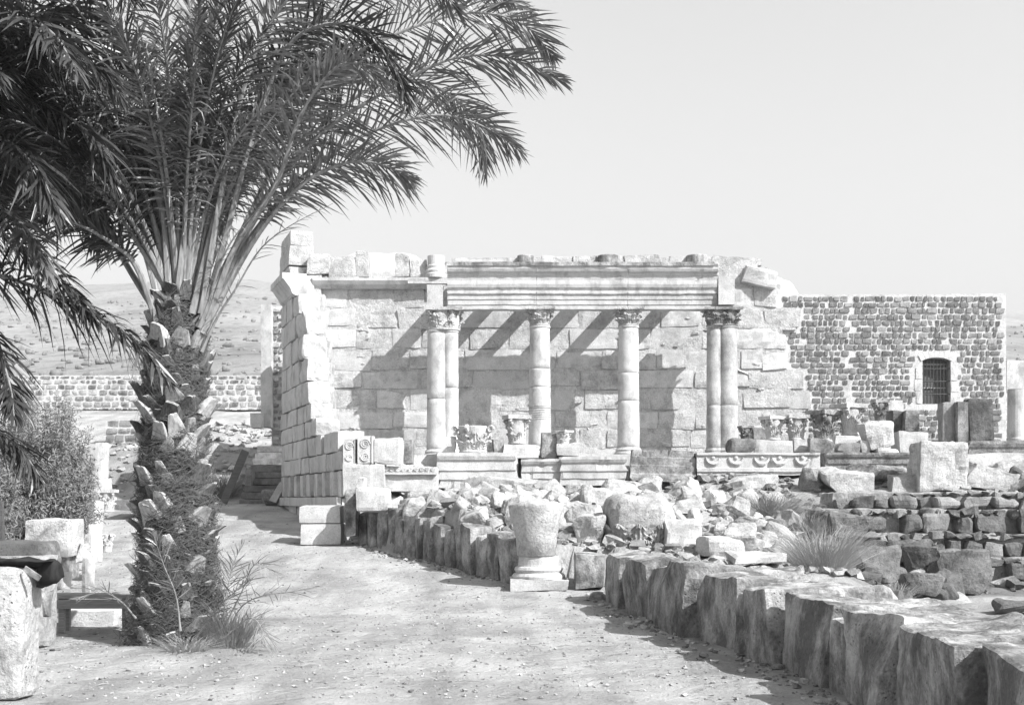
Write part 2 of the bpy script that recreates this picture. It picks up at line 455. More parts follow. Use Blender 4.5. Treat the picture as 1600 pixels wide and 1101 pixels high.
# ------------------------------------------------------------------ block helpers
def blk(name, x0, y0, x1, y1, Y, depth, mat=LIME, parent=None, cell=.12, r=.022, rough=.016, skew=.03, cuts=0, streak=0, rot=0, tilt=0, turn=0, seed=None, label=None, cat=None, group=None, smooth=False, freq=4., maxn=14):
    """one block whose front spans pixels x0..x1, y0..y1 when its front stands Y away; real depth behind"""
    seed = rnd.randrange(1 << 20) if seed is None else seed
    w, h = (x1 - x0) / F_PX * Y, (y1 - y0) / F_PX * Y
    c = P((x0 + x1) / 2, (y0 + y1) / 2, Y); c.y += depth / 2
    V, Fc = stone(w, depth, h, cell, r, rough, seed, skew, cuts, streak, freq, maxn)
    V = rotm(V, rot, tilt, turn)
    if parent is None or parent.location.length < 1e-6:
        base = Vector((c.x, c.y, c.z - h / 2)) if parent is None else Vector((0, 0, 0))
    else: base = Vector((0, 0, 0))
    if parent is None:
        V = V + np.array([0, 0, h / 2])
        return obj(name, mesh(name, V, Fc, mat, smooth), None, base, label=label, cat=cat, group=group)
    pl = parent.location
    return obj(name, mesh(name, V, Fc, mat, smooth), parent, c - Vector(pl), label=label)

# ================================================================== SYNAGOGUE
WY = 36.0
# ---- main wall: mortar core + dressed stones course by course
wall = thing('limestone_wall', 'tall ruined wall of pale limestone blocks behind the columns', 'wall', (X_at(870, WY + .4), WY + .4, 2.8))
wl_loc = wall.location
courses = [  # y0, y1, left px, right px, mean width
    (399, 418, 705, 1190, 62), (418, 445, 694, 1208, 60), (432, 445, 497, 692, 50), (445, 481, 500, 1222, 55), (481, 513, 497, 1250, 55),
    (513, 546, 500, 1229, 62), (546, 578, 503, 1232, 58), (578, 608, 506, 1257, 60), (608, 641, 508, 1266, 62),
    (641, 671, 512, 1260, 56), (671, 700, 515, 1262, 60), (700, 730, 515, 1262, 60)]
core = Acc()
for ci, (y0, y1, a, b, mw) in enumerate(courses):
    x0, x1 = X_at(a + 5, WY), X_at(b - 6, WY); z1, z0 = Z_at(y0 + (0 if ci == 0 else -1), WY), Z_at(y1 + 2, WY)
    if ci == 0: z1 -= .06
    V, Fc = stone(x1 - x0, .7, z1 - z0, .35, .002, .0, ci, maxn=40)
    core.add(V + np.array([(x0 + x1) / 2 - wl_loc.x, WY + .016 + .35 - wl_loc.y + ci * .001, (z0 + z1) / 2 - wl_loc.z]), Fc)
obj('wall_core', core.mesh('wall_core', RUBBLE), wall)
ci = 0
for ci, (y0, y1, a, b, mw) in enumerate(courses):
    x = a
    while x < b - 8:
        w = mw * rnd.uniform(.6, 1.55)
        if b - (x + w) < mw * .45: w = b - x
        rubble_zone = (ci == 2 and 515 < x < 640) or (ci == 2 and x > 1148)
        if not rubble_zone:
            rg = rnd.random()
            proud = rnd.uniform(-.006, .012) if rg < .86 else rnd.uniform(.015, .05)
            g = rnd.uniform(.4, 2.2)
            dy0, dy1 = rnd.uniform(-1.5, 2.4), rnd.uniform(-1.5, 2.4)
            blk('stone', x + g / 2, y0 + .7 + max(0, dy0), x + w - g / 2, y1 - .7 - max(0, dy1), WY - proud, .35,
                LIME_ROUGH if rnd.random() < .6 else LIME, wall, cell=.09, r=rnd.uniform(.010, .035), rough=rnd.uniform(.010, .028), skew=rnd.uniform(.015, .06), cuts=0 if rnd.random() < .75 else 1, freq=rnd.uniform(3, 6), maxn=12)
        else:   # small stones set in mortar
            acc_x = x
            for yy in np.arange(y0 + 1, y1 - 5, 7.2):
                xx = x + rnd.uniform(0, 4)
                while xx < x + w - 5:
                    ww = rnd.uniform(6, 13)
                    blk('small_stone', xx, yy, xx + ww - 1, yy + 6.4, WY - rnd.uniform(-.02, .02), .2, LIME_ROUGH, wall, cell=.08, r=.03, rough=.012, skew=.02, maxn=2)
                    xx += ww + .8
        x += w
A = Acc()
for k in range(70):
    px, py = rnd.uniform(505, 1225), rnd.uniform(485, 700); w = rnd.uniform(.08, .35)
    V, Fc = stone(w, .10, rnd.uniform(.05, .16), .05, .04, .025, 1200 + k, .05, 3, freq=9, maxn=6, lim0=.5, lim1=.8)
    A.add(rotm(V, 0, rnd.uniform(-.5, .5), 0) + np.array([X_at(px, WY) - wl_loc.x, -.362 + rnd.uniform(-.01, .01), Z_at(py, WY) - wl_loc.z]), Fc)
obj('mortar_scars', A.mesh('mortar_scars', RUBBLE), wall, kind='stuff')
# ruined blocks along the wall top
for (a, y0, b, y1, nm, lb) in [
    (513, 401, 556, 432, 'wall_block', 'squarish pale block set back on the wall top left of the tall thin one'),
    (554, 392, 576, 431, 'wall_block', 'tall thin block standing on the wall top, left of the gap'),
    (617, 395, 641, 431, 'wall_block', 'rounded upright block on the wall top, right of the gap'),
    (641, 403, 668, 432, 'wall_block', 'small shaded block on the wall top beside the moulded base')]:
    blk(nm, a, y0, b, y1 + 1, 35.95, .5, LIME_ROUGH, None, .08, .04, .02, .03, label=lb, cat='block')
V, Fc = lathe([(.30, 0), (.30, .1), (.27, .13), (.29, .2), (.25, .26), (.26, .33), (.235, .36), (.235, .62)], 24, .01, 3)
obj('moulded_fragment', mesh('moulded_fragment', V, Fc, LIME, False), None, (X_at(681, 35.9), 35.9, Z_at(435, 35.9)), label='moulded half column base on the wall top at the left end of the cornice', cat='stone fragment')
for a, b, lab in [(808, 834, 'round column stump on the cornice above the second column'), (934, 966, 'round column stump on the cornice left of the third column'), (1072, 1106, 'round column stump on the cornice near its right end')]:
    r = (b - a) / 2 / F_PX * 35.95
    V, Fc = lathe([(r, 0), (r, .33), (r * .93, .35)], 20, .01, a)
    obj('column_stump', mesh('column_stump', V, Fc, LIME_STAIN), None, (X_at((a + b) / 2, 35.95), 35.95, Z_at(419, 35.95)), label=lab, cat='column stump')
# wall-top string course on the left part
mould = [(-.10, 0), (-.24, .10), (-.30, .2), (-.30, .27), (0.1, .27), (0.1, 0)]
V, Fc = extrude(mould, X_at(690, 36) - X_at(491, 36), 5, .03, 4)
obj('string_course', mesh('string_course', V, Fc, LIME_SMOOTH), wall, Vector((X_at(590, 36), 35.98, Z_at(452, 36))) - wl_loc)
# broken corbel stones on the right part
blk('wall_block', 1166, 420, 1212, 447, 35.75, .5, LIME, None, .08, .03, .02, .08, 1, tilt=.3, label='tilted loose block jutting from the wall top right of the cornice', cat='block')

# pale rubble mound standing behind the wall
V, Fc = stone(2.1, 2.2, 2.6, .2, .9, .12, 5, 0, 2, freq=1.5)
obj('rubble_mound', mesh('rubble_mound', V, Fc, LIME, True), None, (X_at(1190, 38.5), 38.5, Z_at(437, 38.5) - 1.3), label='pale rounded heap of masonry showing behind the right end of the limestone wall', cat='masonry heap')
V, Fc = stone(3.4, 2.5, 2.4, .25, 1.2, .10, 9, 0, 2, freq=1.5)
obj('rubble_mound', mesh('rubble_mound', V, Fc, LIME, True), None, (X_at(595, 40), 40, Z_at(458, 40)), label='pale heap showing through the gap in the blocks on the wall top', cat='masonry heap')

# ---- entablature on the columns
EY = 34.35
def ent_z(py): return Z_at(py, EY)
prof = [(0.0, 482), (0.0, 475.4), (-.022, 475), (-.022, 467.4), (-.044, 467), (-.044, 459.5), (-.085, 458.6), (-.085, 456), (-.06, 455.4), (-.06, 453), (-.11, 449), (-.13, 444), (-.12, 438),
        (-.13, 434), (-.13, 431.5), (-.15, 430.5), (-.17, 427), (-.24, 425.2), (-.27, 421.5), (-.27, 418.5), (-.31, 414.2), (-.20, 413)]
pr = [(y, ent_z(p) - ent_z(482)) for y, p in prof]
pr += [(-.08, ent_z(416) - ent_z(482)), (-.02, ent_z(458) - ent_z(482)), (.36, ent_z(460) - ent_z(482)), (.38, 0)]
ent = thing('entablature', 'long moulded stone entablature with weathered cornice resting on the four columns', 'entablature', (X_at(905, EY), EY + .1, ent_z(482)))
for a, b in ((699, 838), (838.6, 981), (981.6, 1121)):
    V, Fc = extrude(pr, X_at(b, EY) - X_at(a, EY), 44, .02, a)
    V[:, 2] += .009 * noise(V * 3 + a, 2) + .006 * noise(V * 17 + a, 6); V[:, 1] += .007 * noise(V * 5 + a, 4) + .05 * np.clip(fbm(V * 4.5 + a, 8, 2) - .75, 0, 1) * (V[:, 1] < -.1)
    obj('entablature_block', mesh('entablature_block', V, Fc, LIME_SMOOTH), ent, Vector((X_at((a + b) / 2, EY) - ent.location.x, 0, 0)))
# staining strip is in the cornice stone itself: a separate darker cornice course
cor = [(-.312, ent_z(417.0)), (-.315, ent_z(411.5)), (-.1, ent_z(411.0)), (-.1, ent_z(413))]
V, Fc = extrude([(y, z - ent_z(482)) for y, z in cor], X_at(1119, EY) - X_at(701, EY), 30, .03, 8)
V[:, 2] += .02 * noise(V * 4, 3); V[:, 1] += .03 * noise(V * 5, 4)
obj('cornice_crust', mesh('cornice_crust', V, Fc, LIME_STAIN), ent)
# returns to the wall and the beams between
def beam(a, y0, b, y1, Y0, Y1, label, mat=LIME, name='stone_beam'):
    return blk(name, a, y0, b, y1, Y0, Y1 - Y0, mat, None, .3, .015, .004, .006, label=label, cat='stone beam')
beam(667, 444, 692, 481.5, 34.28, 34.62, 'square block on the leftmost capital at the left end of the entablature')
beam(1122, 431, 1148, 476, 34.3, 34.66, 'square block on the dark capital at the right end of the entablature')
beam(637, 433, 700, 443, 35.68, 35.9, 'flat slab under the moulded base at the left end of the cornice')
bn = ['leftmost', 'second', 'third', 'fourth', 'fifth', 'rightmost']
for k, wx in enumerate([716, 792, 856, 927, 992, 1069]):
    Xc = X_at(wx, 36); w = .27
    V, Fc = stone(w, 1.50, .30, .3, .01, .0, k)
    obj('cross_beam', mesh('cross_beam', V, Fc, LIME), None, (Xc, 34.33 + .75, Z_at(446, 36)), label=bn[k] + ' of the six stone beams running from the entablature back to the wall', cat='stone beam', group='beams between the entablature and the wall')

# ---- capitals
def acanthus(Wd, H, out, seed=0):
    """one acanthus leaf: root at origin, rising along z, curling out along -y"""
    nu, nv = 7, 8
    V = []
    for j in range(nv + 1):
        t = j / nv
        z = H * (t if t < .8 else .8 + .2 * math.sin((t - .8) / .2 * math.pi) * .9)
        y = -out * (t ** 2.6) - (.25 * out if t > .85 else 0)
        wd = Wd * (.62 + .5 * math.sin(math.pi * min(1, t * 1.05)) ) * (1 - .75 * max(0, t - .75) / .25 * .8)
        serr = 1 + .2 * (-1) ** j
        for i in range(nu + 1):
            u = i / nu * 2 - 1
            V.append((u * wd / 2 * serr, y - .25 * out * (1 - abs(u)) + (.10 * Wd if i % 2 else 0), z - abs(u) * .08 * H * (1 if t > .2 else 0)))
    V = np.array(V); n = len(V)
    back = V + np.array([0, .05 * Wd + .012, 0])
    F = []
    for j in range(nv):
        for i in range(nu):
            q = j * (nu + 1) + i
            F.append((q, q + 1, q + nu + 2, q + nu + 1)); F.append((n + q, n + q + nu + 1, n + q + nu + 2, n + q + 1))
    for j in range(nv):
        a, b = j * (nu + 1), (j + 1) * (nu + 1)
        F.append((a, b, n + b, n + a)); a += nu; b += nu; F.append((a, n + a, n + b, b))
    for i in range(nu):
        a = nv * (nu + 1) + i; F.append((a, a + 1, n + a + 1, n + a)); F.append((i, n + i, n + i + 1, i + 1))
    return np.concatenate([V, back]), F
def capital_parts(parent, loc, H, rb, rt, mat, seed=0, abacus=True, wear=0, mats=None):
    R = random.Random(seed)
    prof = [(rb, 0), (rb * 1.08, .03 * H), (rb * 1.08, .06 * H), (rb, .09 * H), (rb * .97, .4 * H), (rb * 1.02, .65 * H), (rt * .9, .84 * H), (rt * .86, .86 * H)]
    V, F = lathe(prof, 20, .012, seed)
    obj('bell', mesh('bell', V, F, mat), parent, loc)
    A = Acc()
    for row, (z0, hh, off, cnt) in enumerate(((.08, .36, 0, 8), (.12, .60, math.pi / 8, 8))):
        for k in range(cnt):
            if R.random() < wear: continue
            a = off + k * 2 * math.pi / cnt
            LV, LF = acanthus(rb * .80, hh * H * R.uniform(.9, 1.05), rb * .42 * R.uniform(.6, 1.1), k)
            LV = LV + np.array([0, -rb * .98, z0 * H])
            A.add(rotz(LV, a), LF)
    for k in range(4):   # corner volutes
        a = math.pi / 4 + k * math.pi / 2
        if R.random() < wear: continue
        pts = []
        for q in range(22):
            th = q / 21 * 2.1 * 2 * math.pi; rr = .115 * H * (1 - q / 24)
            pts.append((rt * 1.16 + rr * math.cos(th) * .9, 0, H * .76 + rr * math.sin(th)))
        TV, TF = tube(pts, [.035 * H * (1 - q / 40) for q in range(22)], 5)
        TV[:, 1] *= 1.8
        A.add(rotz(TV, a), TF)
    if A.n: obj('acanthus_leaves', A.mesh('acanthus_leaves', mat), parent, loc)
    if abacus:
        V, F = box_topo(10, 10, 1)
        V = V.copy()
        c = 1 - .16 * (1 - V[:, :2][:, ::-1] ** 2)
        V[:, :2] *= c
        V = V * np.array([rt * 1.22, rt * 1.22, H * .07]) + np.array([0, 0, H * .93])
        V += .012 * fbm(V * 7 + seed, seed, 2)[:, None]
        obj('abacus', mesh('abacus', V, F, mat), parent, loc)

# ---- columns
def column(name, label, cxs, ybot, Y, y_cap=515, y_top=481, mat=LIME_SMOOTH, rings=()):
    """cxs: list of (px centre, px width bottom, px width top) shafts; corner piers have two"""
    cx = sum(c[0] for c in cxs) / len(cxs)
    t = thing(name, label, 'column', (X_at(cx, Y), Y, Z_at(ybot, Y)))
    z0, z1, z2 = 0, Z_at(y_cap, Y) - Z_at(ybot, Y), Z_at(y_top, Y) - Z_at(ybot, Y)
    for k, (c, wb, wt) in enumerate(cxs):
        rb, rt = wb / 2 / F_PX * Y, wt / 2 / F_PX * Y
        xo = X_at(c, Y) - t.location.x; yo = .03 * k
        bp = [(rb * 1.28, 0), (rb * 1.32, .05), (rb * 1.28, .10), (rb * 1.13, .13), (rb * 1.18, .18), (rb * 1.06, .22), (rb, .25)]
        V, F = lathe(bp, 32, .004, k)
        obj('base', mesh('base', V, F, mat, False), t, (xo, yo, 0))
        cuts = [.25] + list(rings[k] if rings else [.42 * z1, .7 * z1]) + [z1]
        for a, b in zip(cuts, cuts[1:]):
            ra, rb_ = rb + (rt - rb) * (a / z1), rb + (rt - rb) * (b / z1)
            nseg = 10
            pf = [(ra - .014, a + .002)] + [(ra + (rb_ - ra) * q / nseg, a + .014 + (b - a - .028) * q / nseg) for q in range(nseg + 1)] + [(rb_ - .014, b - .002)]
            V, F = lathe(pf, 36, .006, k + int(a * 10))
            m_ = mesh('drum', V, F, mat, True); m_.polygons[-1].use_smooth = m_.polygons[-2].use_smooth = False
            obj('drum', m_, t, (xo, yo, 0))
        V, F = lathe([(rt, z1 - .005), (rt * 1.07, z1 + .01), (rt * 1.07, z1 + .05), (rt, z1 + .06)], 32)
        obj('neck_ring', mesh('neck_ring', V, F, mat), t, (xo, yo, 0))
    return t, z1 + .05, z2
CY = 34.62
t, a, b = column('corner_column', 'leftmost column, a double shafted corner column with worn leafy capital', [(683.5, 34, 31), (703, 28, 26)], 716, CY, 520, mat=LIME_SMOOTH, rings=[[1.6], [1.9]])
capital_parts(t, (-.07, 0, a), b - a - .01, .30, .33, LIME_ROUGH, 1, wear=.15)
capital_parts(t, (.17, .05, a), b - a - .012, .26, .29, LIME_ROUGH, 2, wear=.3)
t, a, b = column('column', 'second column from the left, slim shaft with ringed grooves near its foot', [(843.5, 36, 31)], 712, CY, 513, rings=[[1.28, 1.85, 2.35]])
capital_parts(t, (0, 0, a), b - a - .01, .265, .33, LIME_ROUGH, 3, wear=.05)
for k in range(7):
    rr = .305 - .0003 * k; V, F = lathe([(rr, 0), (rr + .008, .006), (rr, .012)], 36); obj('ring', mesh('ring', V, F, LIME_SMOOTH), t, (0, 0, .98 + k * .06))
t, a, b = column('column', 'third column from the left, smooth shaft in full sun', [(982, 35, 31)], 713, CY, 513, rings=[[1.5, 2.25]])
capital_parts(t, (0, 0, a), b - a - .01, .265, .33, LIME_ROUGH, 4, wear=.05)
t, a, b = column('corner_column', 'rightmost column, a heart shaped double shaft with dark stained capital', [(1116, 25, 23), (1137, 33, 30)], 714, CY, 513, mat=LIME_VEIN, rings=[[1.4], [1.4]])
capital_parts(t, (-.12, 0, a), b - a - .01, .26, .31, LIME_GREY, 5, wear=.05)
capital_parts(t, (.18, .03, a), b - a - .012, .27, .30, LIME_GREY, 6, wear=.1)

# ---- foreshortened facade on the left: stepped courses
def fac(px): return 5.87 / ((px - 800) / 2000 + .3355)
fw = thing('ashlar_facade', 'steep foreshortened ashlar facade in shade stepping down towards the viewer', 'wall', (X_at(487, 33), 33, 1.4))
fang = math.atan2(1, -.3355)          # direction of the wall run
fd = Vector((-.3355, 1, 0)).normalized(); fn = Vector((-fd.y, fd.x, 0))   # fn points left (-x)
fn = Vector((-1, -.3355, 0)).normalized()
cz = [(.55, 1.76, 534), (1.76, 2.36, 534), (2.36, 2.80, 534), (2.80, 3.30, 527), (3.30, 3.74, 495), (3.74, 4.20, 486), (4.20, 4.82, 480), (4.82, 5.47, 477.5), (5.47, 6.12, 474.5), (6.12, 6.75, 472), (6.75, 7.35, 465), (7.35, 7.95, 459)]
far_Y = 37.9
def fac_pt(Yv, z, off=0):
    return Vector((5.87 - .3355 * Yv, Yv, z)) - fn * off
rot_f = math.atan2(fd.y, fd.x)
for ci, (z0, z1, pxn) in enumerate(cz):
    Yn = fac(pxn); Yc = Yn
    first = True
    while Yc < far_Y - .1:
        L = rnd.uniform(.75, 1.25) if not first else rnd.uniform(.9, 1.1)
        if far_Y - (Yc + L) < .5: L = far_Y - Yc
        run = L * math.sqrt(1 + .3355 ** 2)
        th = .62
        pr_ = rnd.uniform(-.03, .03)
        wear = (first and ci > 3)
        V, Fc = stone(run - .022, th, z1 - z0 - .016, .11, .03 if not wear else .06, .012 if not wear else .035, rnd.randrange(9999), .02, 1 if (wear and rnd.random() < .6) else 0, .012 if ci < 4 else .006)
        V = rotz(V, rot_f)
        c = fac_pt(Yc + L / 2, (z0 + z1) / 2, th / 2 + pr_)
        obj('ashlar_block', mesh('ashlar_block', V, Fc, LIME if (first or rnd.random() < .5) else LIME_SMOOTH), fw, c - fw.location)
        Yc += L; first = False
# plinth moulding
V, Fc = stone(9.2, .12, .24, .4, .02, .006, 3, maxn=30); V = rotz(V, rot_f)
obj('plinth', mesh('plinth', V, Fc, LIME_SMOOTH), fw, fac_pt(33.4, 1.64, -.05) - fw.location)
# pilaster strips on the lower courses
for k, Yp in enumerate(np.arange(29.6, 37.6, 1.02)):
    V, Fc = stone(.42, .14, .56, .1, .02, .012, k, .01, 0, .01); V = rotz(V, rot_f)
    obj('pilaster', mesh('pilaster', V, Fc, LIME_SMOOTH), fw, fac_pt(Yp, 2.06, -.045) - fw.location)
# cornice crossing the facade near its top
cp = [(0, 0), (-.10, .06), (-.16, .2), (-.34, .44), (-.38, .46), (-.38, .62), (.3, .62), (.3, 0)]
V, Fc = extrude(cp, 2.3, 3, .02, 1); V = rotz(V, rot_f + math.pi)
V = V * 1.0
obj('cornice', mesh('cornice', V, Fc, LIME_SMOOTH), fw, fac_pt(36.6, 7.36, .05) - fw.location)
# top blocks of the corner
for z0, z1 in ((7.96, 8.28), (8.28, 8.85), (8.85, 9.30)):
    V, Fc = stone(1.9, .62 if z0 > 8.3 else .7, z1 - z0 - .015, .12, .025, .02, int(z0 * 9), .03); V = rotz(V, rot_f)
    obj('ashlar_block', mesh('ashlar_block', V, Fc, LIME_ROUGH), fw, fac_pt(36.95, (z0 + z1) / 2, .31) - fw.location)
# rough return between facade and main wall
for z0, z1, a, b, Yf in [(4.2, 4.8, 497, 520, 35.0), (4.8, 5.5, 492, 517, 35.2), (5.5, 6.1, 489, 514, 35.3), (6.1, 6.75, 486, 508, 35.4), (6.75, 7.4, 482, 506, 35.6), (7.4, 8.0, 478, 503, 35.8), (8.0, 8.6, 480, 515, 35.9), (3.6, 4.2, 500, 523, 34.6), (2.6, 3.6, 505, 527, 34.2)]:
    yb, yt = HOR - (z0 - EYE) * F_PX / Yf, HOR - (z1 - EYE) * F_PX / Yf
    blk('ashlar_block', a, yt + .5, b, yb - .5, Yf, .8, LIME_ROUGH, fw, .1, .03, .025, .03)

# ---- basalt building on the right
BY = 36.12
bw = thing('basalt_building_wall', 'wall of small dark basalt stones in wide pale mortar with a barred window', 'building', (X_at(1400, BY), BY + .3, 2.8))
bl = bw.location
WIN = (1441.5, 559, 1485.5, 631)
def slab_part(name, a, y0, b, y1, mat, dp=.5, Yf=BY + .03):
    V, Fc = stone((b - a) / F_PX * Yf, dp, (y1 - y0) / F_PX * Yf, .3, .002, 0, 1, maxn=20)
    c = P((a + b) / 2, (y0 + y1) / 2, Yf); c.y += dp / 2
    return obj(name, mesh(name, V, Fc, mat), bw, c - bl)
A = Acc()
for (a, y0, b, y1) in ((1150, 460, WIN[0], 700), (WIN[2], 459, 1572, 700), (WIN[0], 460, WIN[2], WIN[1]), (WIN[0], WIN[3], WIN[2], 700)):
    Yf = BY + .03
    V, Fc = stone((b - a) / F_PX * Yf, .5, (y1 - y0) / F_PX * Yf, .3, .0015, 0, 1, maxn=20)
    c = P((a + b) / 2, (y0 + y1) / 2, Yf) - bl; c.y += .25
    A.add(V + np.array(c), Fc)
obj('mortar_wall', A.mesh('mortar_wall', MORTAR), bw)
# building body behind so that it is a building from the side
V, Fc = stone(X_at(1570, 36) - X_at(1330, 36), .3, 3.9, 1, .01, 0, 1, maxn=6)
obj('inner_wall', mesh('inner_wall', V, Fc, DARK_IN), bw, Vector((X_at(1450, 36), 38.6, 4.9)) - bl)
lime_right = [(c[0], c[1], c[3]) for c in courses]
small_protos = []
stones_b = []
y = 462.0; row = 0
while y < 690:
    rh = rnd.uniform(8.4, 10.2)
    x = 1216
    for (a, b_, r_) in lime_right:
        if a - 1 <= y + rh / 2 <= b_ + 1: x = max(x, r_ + 3)
    if y < 470: x = 1213
    x += rnd.uniform(0, 5)
    while x < 1569:
        w = rnd.choice([rnd.uniform(4.2, 7), rnd.uniform(6, 10), rnd.uniform(8, 15)])
        if x + w > 1571: break
        inwin = (x + w > WIN[0] - 10 and x < WIN[2] + 10 and y + rh > WIN[1] - 11 and y < WIN[3] + 3)
        seam = 1329 < x + w < 1332 or 1329 < x < 1331
        if not inwin and not seam and rnd.random() < .97:
            stones_b.append((x, y + 1.1 + rnd.uniform(-.4, .5), x + w, y + rh - 1.1 + rnd.uniform(-.5, .4), w * rh))
        x += w + rnd.uniform(1.6, 2.9) + (rnd.uniform(0, 5) if rnd.random() < .08 else 0)
    y += rh; row += 1
order = sorted(range(len(stones_b)), key=lambda i: -stones_b[i][4])
big = set(order[:298])
A = Acc()
for i, (a, y0, b, y1, _) in enumerate(stones_b):
    w, h = (b - a) / F_PX * BY, (y1 - y0) / F_PX * BY
    V, Fc = stone(w, .16, h, .07, .012, .008, rnd.randrange(9999), min(w, h) * .13, 0, freq=9, maxn=3)
    c = P((a + b) / 2, (y0 + y1) / 2, BY) - bl; c.y += .08 - rnd.uniform(-.012, .012)
    mt = BASALT if rnd.random() < .6 else BASALT_PALE
    if i in big: obj('stone', mesh('stone', V, Fc, mt), bw, c)
    else: A.add(V + np.array(c), Fc, 0 if mt is BASALT else 1)
obj('small_stones', A.mesh('small_stones', [BASALT, BASALT_PALE]), bw, kind='stuff')
# window surround, arch and bars
for (a, y0, b, y1) in ((1431, 575, 1441, 592), (1429, 592.5, 1441, 611), (1432, 611.5, 1441, 630), (1486, 575, 1497, 594), (1486, 594.5, 1499, 612), (1486, 612.5, 1496, 630)):
    blk('jamb_stone', a, y0, b, y1, BY + .012, .3, MORTAR, bw, .1, .02, .008, .01)
for k in range(7):
    a0 = math.radians(62 + 56 * k / 7); a1 = math.radians(62 + 56 * (k + 1) / 7)
    def ap(a_, r_, yy): return (X_at(1463.5, BY) + math.cos(a_) * r_ - bl.x, yy, Z_at(559, BY) - .90 + math.sin(a_) * r_ - bl.z)
    yy0, yy1 = BY + .005 - bl.y, BY + .3 - bl.y
    V = np.array([ap(a, q, yy) for yy in (yy0, yy1) for a, q in ((a0 + .002, .92), (a1 - .002, .92), (a1 - .002, 1.10), (a0 + .002, 1.10))])
    obj('arch_stone', mesh('arch_stone', V, [(0, 3, 2, 1), (4, 5, 6, 7), (0, 1, 5, 4), (2, 3, 7, 6), (1, 2, 6, 5), (3, 0, 4, 7)], MORTAR), bw)
win = obj('window', mesh('window', *(lambda s: (s[0], s[1]))(stone((WIN[2] - WIN[0]) / F_PX * BY - .01, .04, 1.30, 1, .002, 0, 1)), WOOD_DARK), bw, P(1463.5, 595, BY) - bl + Vector((0, .36, 0)))
A = Acc()
for k in range(8):
    x_ = -.34 + k * .097
    V, Fc = tube([(x_, -.25, -.70), (x_ + .004 * rnd.uniform(-2, 2), -.25, 0), (x_, -.25, .62)], .013, 6)
    obj('vertical_bar', mesh('vertical_bar', V, Fc, IRON), win)
for z_ in (-.36, .0, .36):
    V, Fc = tube([(-.41, -.25, z_), (0, -.255, z_ - .01), (.41, -.25, z_)], .016, 6)
    obj('cross_bar', mesh('cross_bar', V, Fc, IRON), win)
for z_, hh in ((-.17, .035), (.50, .04)):
    V, Fc = stone(.72, .03, hh, 1, .004, 0, 1); obj('sash_rail', mesh('sash_rail', V, Fc, LIME), win, (0, -.04, z_))

# low stone wall and column to the right of the building
blk('garden_wall', 1573, 562, 1680, 612, 39.5, .5, MORTAR, None, .2, .02, .02, .01, label='low pale mortared wall beyond the basalt building at the right edge', cat='wall')
V, Fc = lathe([(.27, 0), (.27, .05), (.25, .08), (.245, 1.36), (.25, 1.38)], 24, .004)
for k in range(len(V)): pass
obj('column_shaft', mesh('column_shaft', V, Fc, LIME_SMOOTH, False), None, (X_at(1589, 34.5), 34.5, Z_at(688, 34.5)), label='fluted pale column shaft standing at the right edge beside the basalt building', cat='column')

# ================================================================== far left walls
def stone_wall(name, label, a, y0, b, y1, Y, rh, wr, gapx, gapy, core_mat, mats, proud=.02, maxobj=298):
    t = thing(name, label, 'wall', P((a + b) / 2, y1, Y + .3))
    Yf = Y + .03
    V, Fc = stone((b - a) / F_PX * Yf, .5, (y1 - y0) / F_PX * Yf, .5, .01, .01, 1, maxn=40)
    c = P((a + b) / 2, (y0 + y1) / 2, Yf) - t.location; c.y += .25
    obj('mortar_core', mesh('mortar_core', V, Fc, core_mat), t, c)
    y = y0 + .5; n = 0
    A = Acc()
    while y < y1 - 1:
        h_ = rnd.uniform(*rh); x = a + rnd.uniform(0, 4)
        while x < b - 3:
            w = rnd.uniform(*wr)
            V, Fc = stone(w / F_PX * Y, .18, max(.05, (h_ - gapy) / F_PX * Y), .12, .04, .012, rnd.randrange(9999), .02, maxn=2)
            c = P(x + w / 2, y + h_ / 2, Y) - t.location; c.y += .09 - rnd.uniform(0, proud)
            if n < maxobj: obj('stone', mesh('stone', V, Fc, rnd.choice(mats)), t, c); n += 1
            else: A.add(V + np.array(c), Fc)
            x += w + rnd.uniform(*gapx)
        y += h_
    if A.n: obj('small_stones', A.mesh('small_stones', mats[0]), t, kind='stuff')
    return t
stone_wall('boundary_wall', 'long low basalt wall with mortar joints at the foot of the hill behind the palm', -60, 586, 414, 640, 56, (5.5, 10.5), (4, 16), (1.2, 4), 2, MORTAR, [LIME_GREY, LIME_GREY, LIME_HEAP])  # pale limestone for the basalt: distance haze is put into the stone colour
stone_wall('low_wall', 'short low wall of squared stones left of the palm trunk below the boundary wall', 165, 655, 232, 692, 45, (10, 13), (11, 20), (1.2, 2.5), 2, MORTAR, [BASALT_PALE, LIME_GREY])
# distant jamb beyond the facade
jm = thing('ruined_pier', 'tall narrow ruined pier with a shaded limestone jamb beyond the facade', 'pier', (X_at(424, 43), 43, gz(X_at(424, 43), 43.)))
blk('jamb', 407, 476, 423.5, 668, 42.6, .5, LIME_SMOOTH, jm, .3, .02, .02, .03, streak=.01)
blk('pier_core', 424, 478, 446, 700, 43.0, .6, MORTAR, jm, .3, .02, .02, .02)
for yy in np.arange(482, 696, 10.5):
    xx = 426
    while xx < 440:
        w = rnd.uniform(5, 11); blk('stone', xx, yy, xx + w, yy + rnd.uniform(6, 8.5), 42.93, .2, rnd.choice([BASALT_PALE, LIME_GREY, LIME]), jm, .12, .04, .01, .02, maxn=2); xx += w + 1.6
blk('stone_block', 391, 645, 408, 668, 42, .5, LIME, None, .15, .02, .01, .02, label='small squared pale block at the foot of the far pier', cat='block')
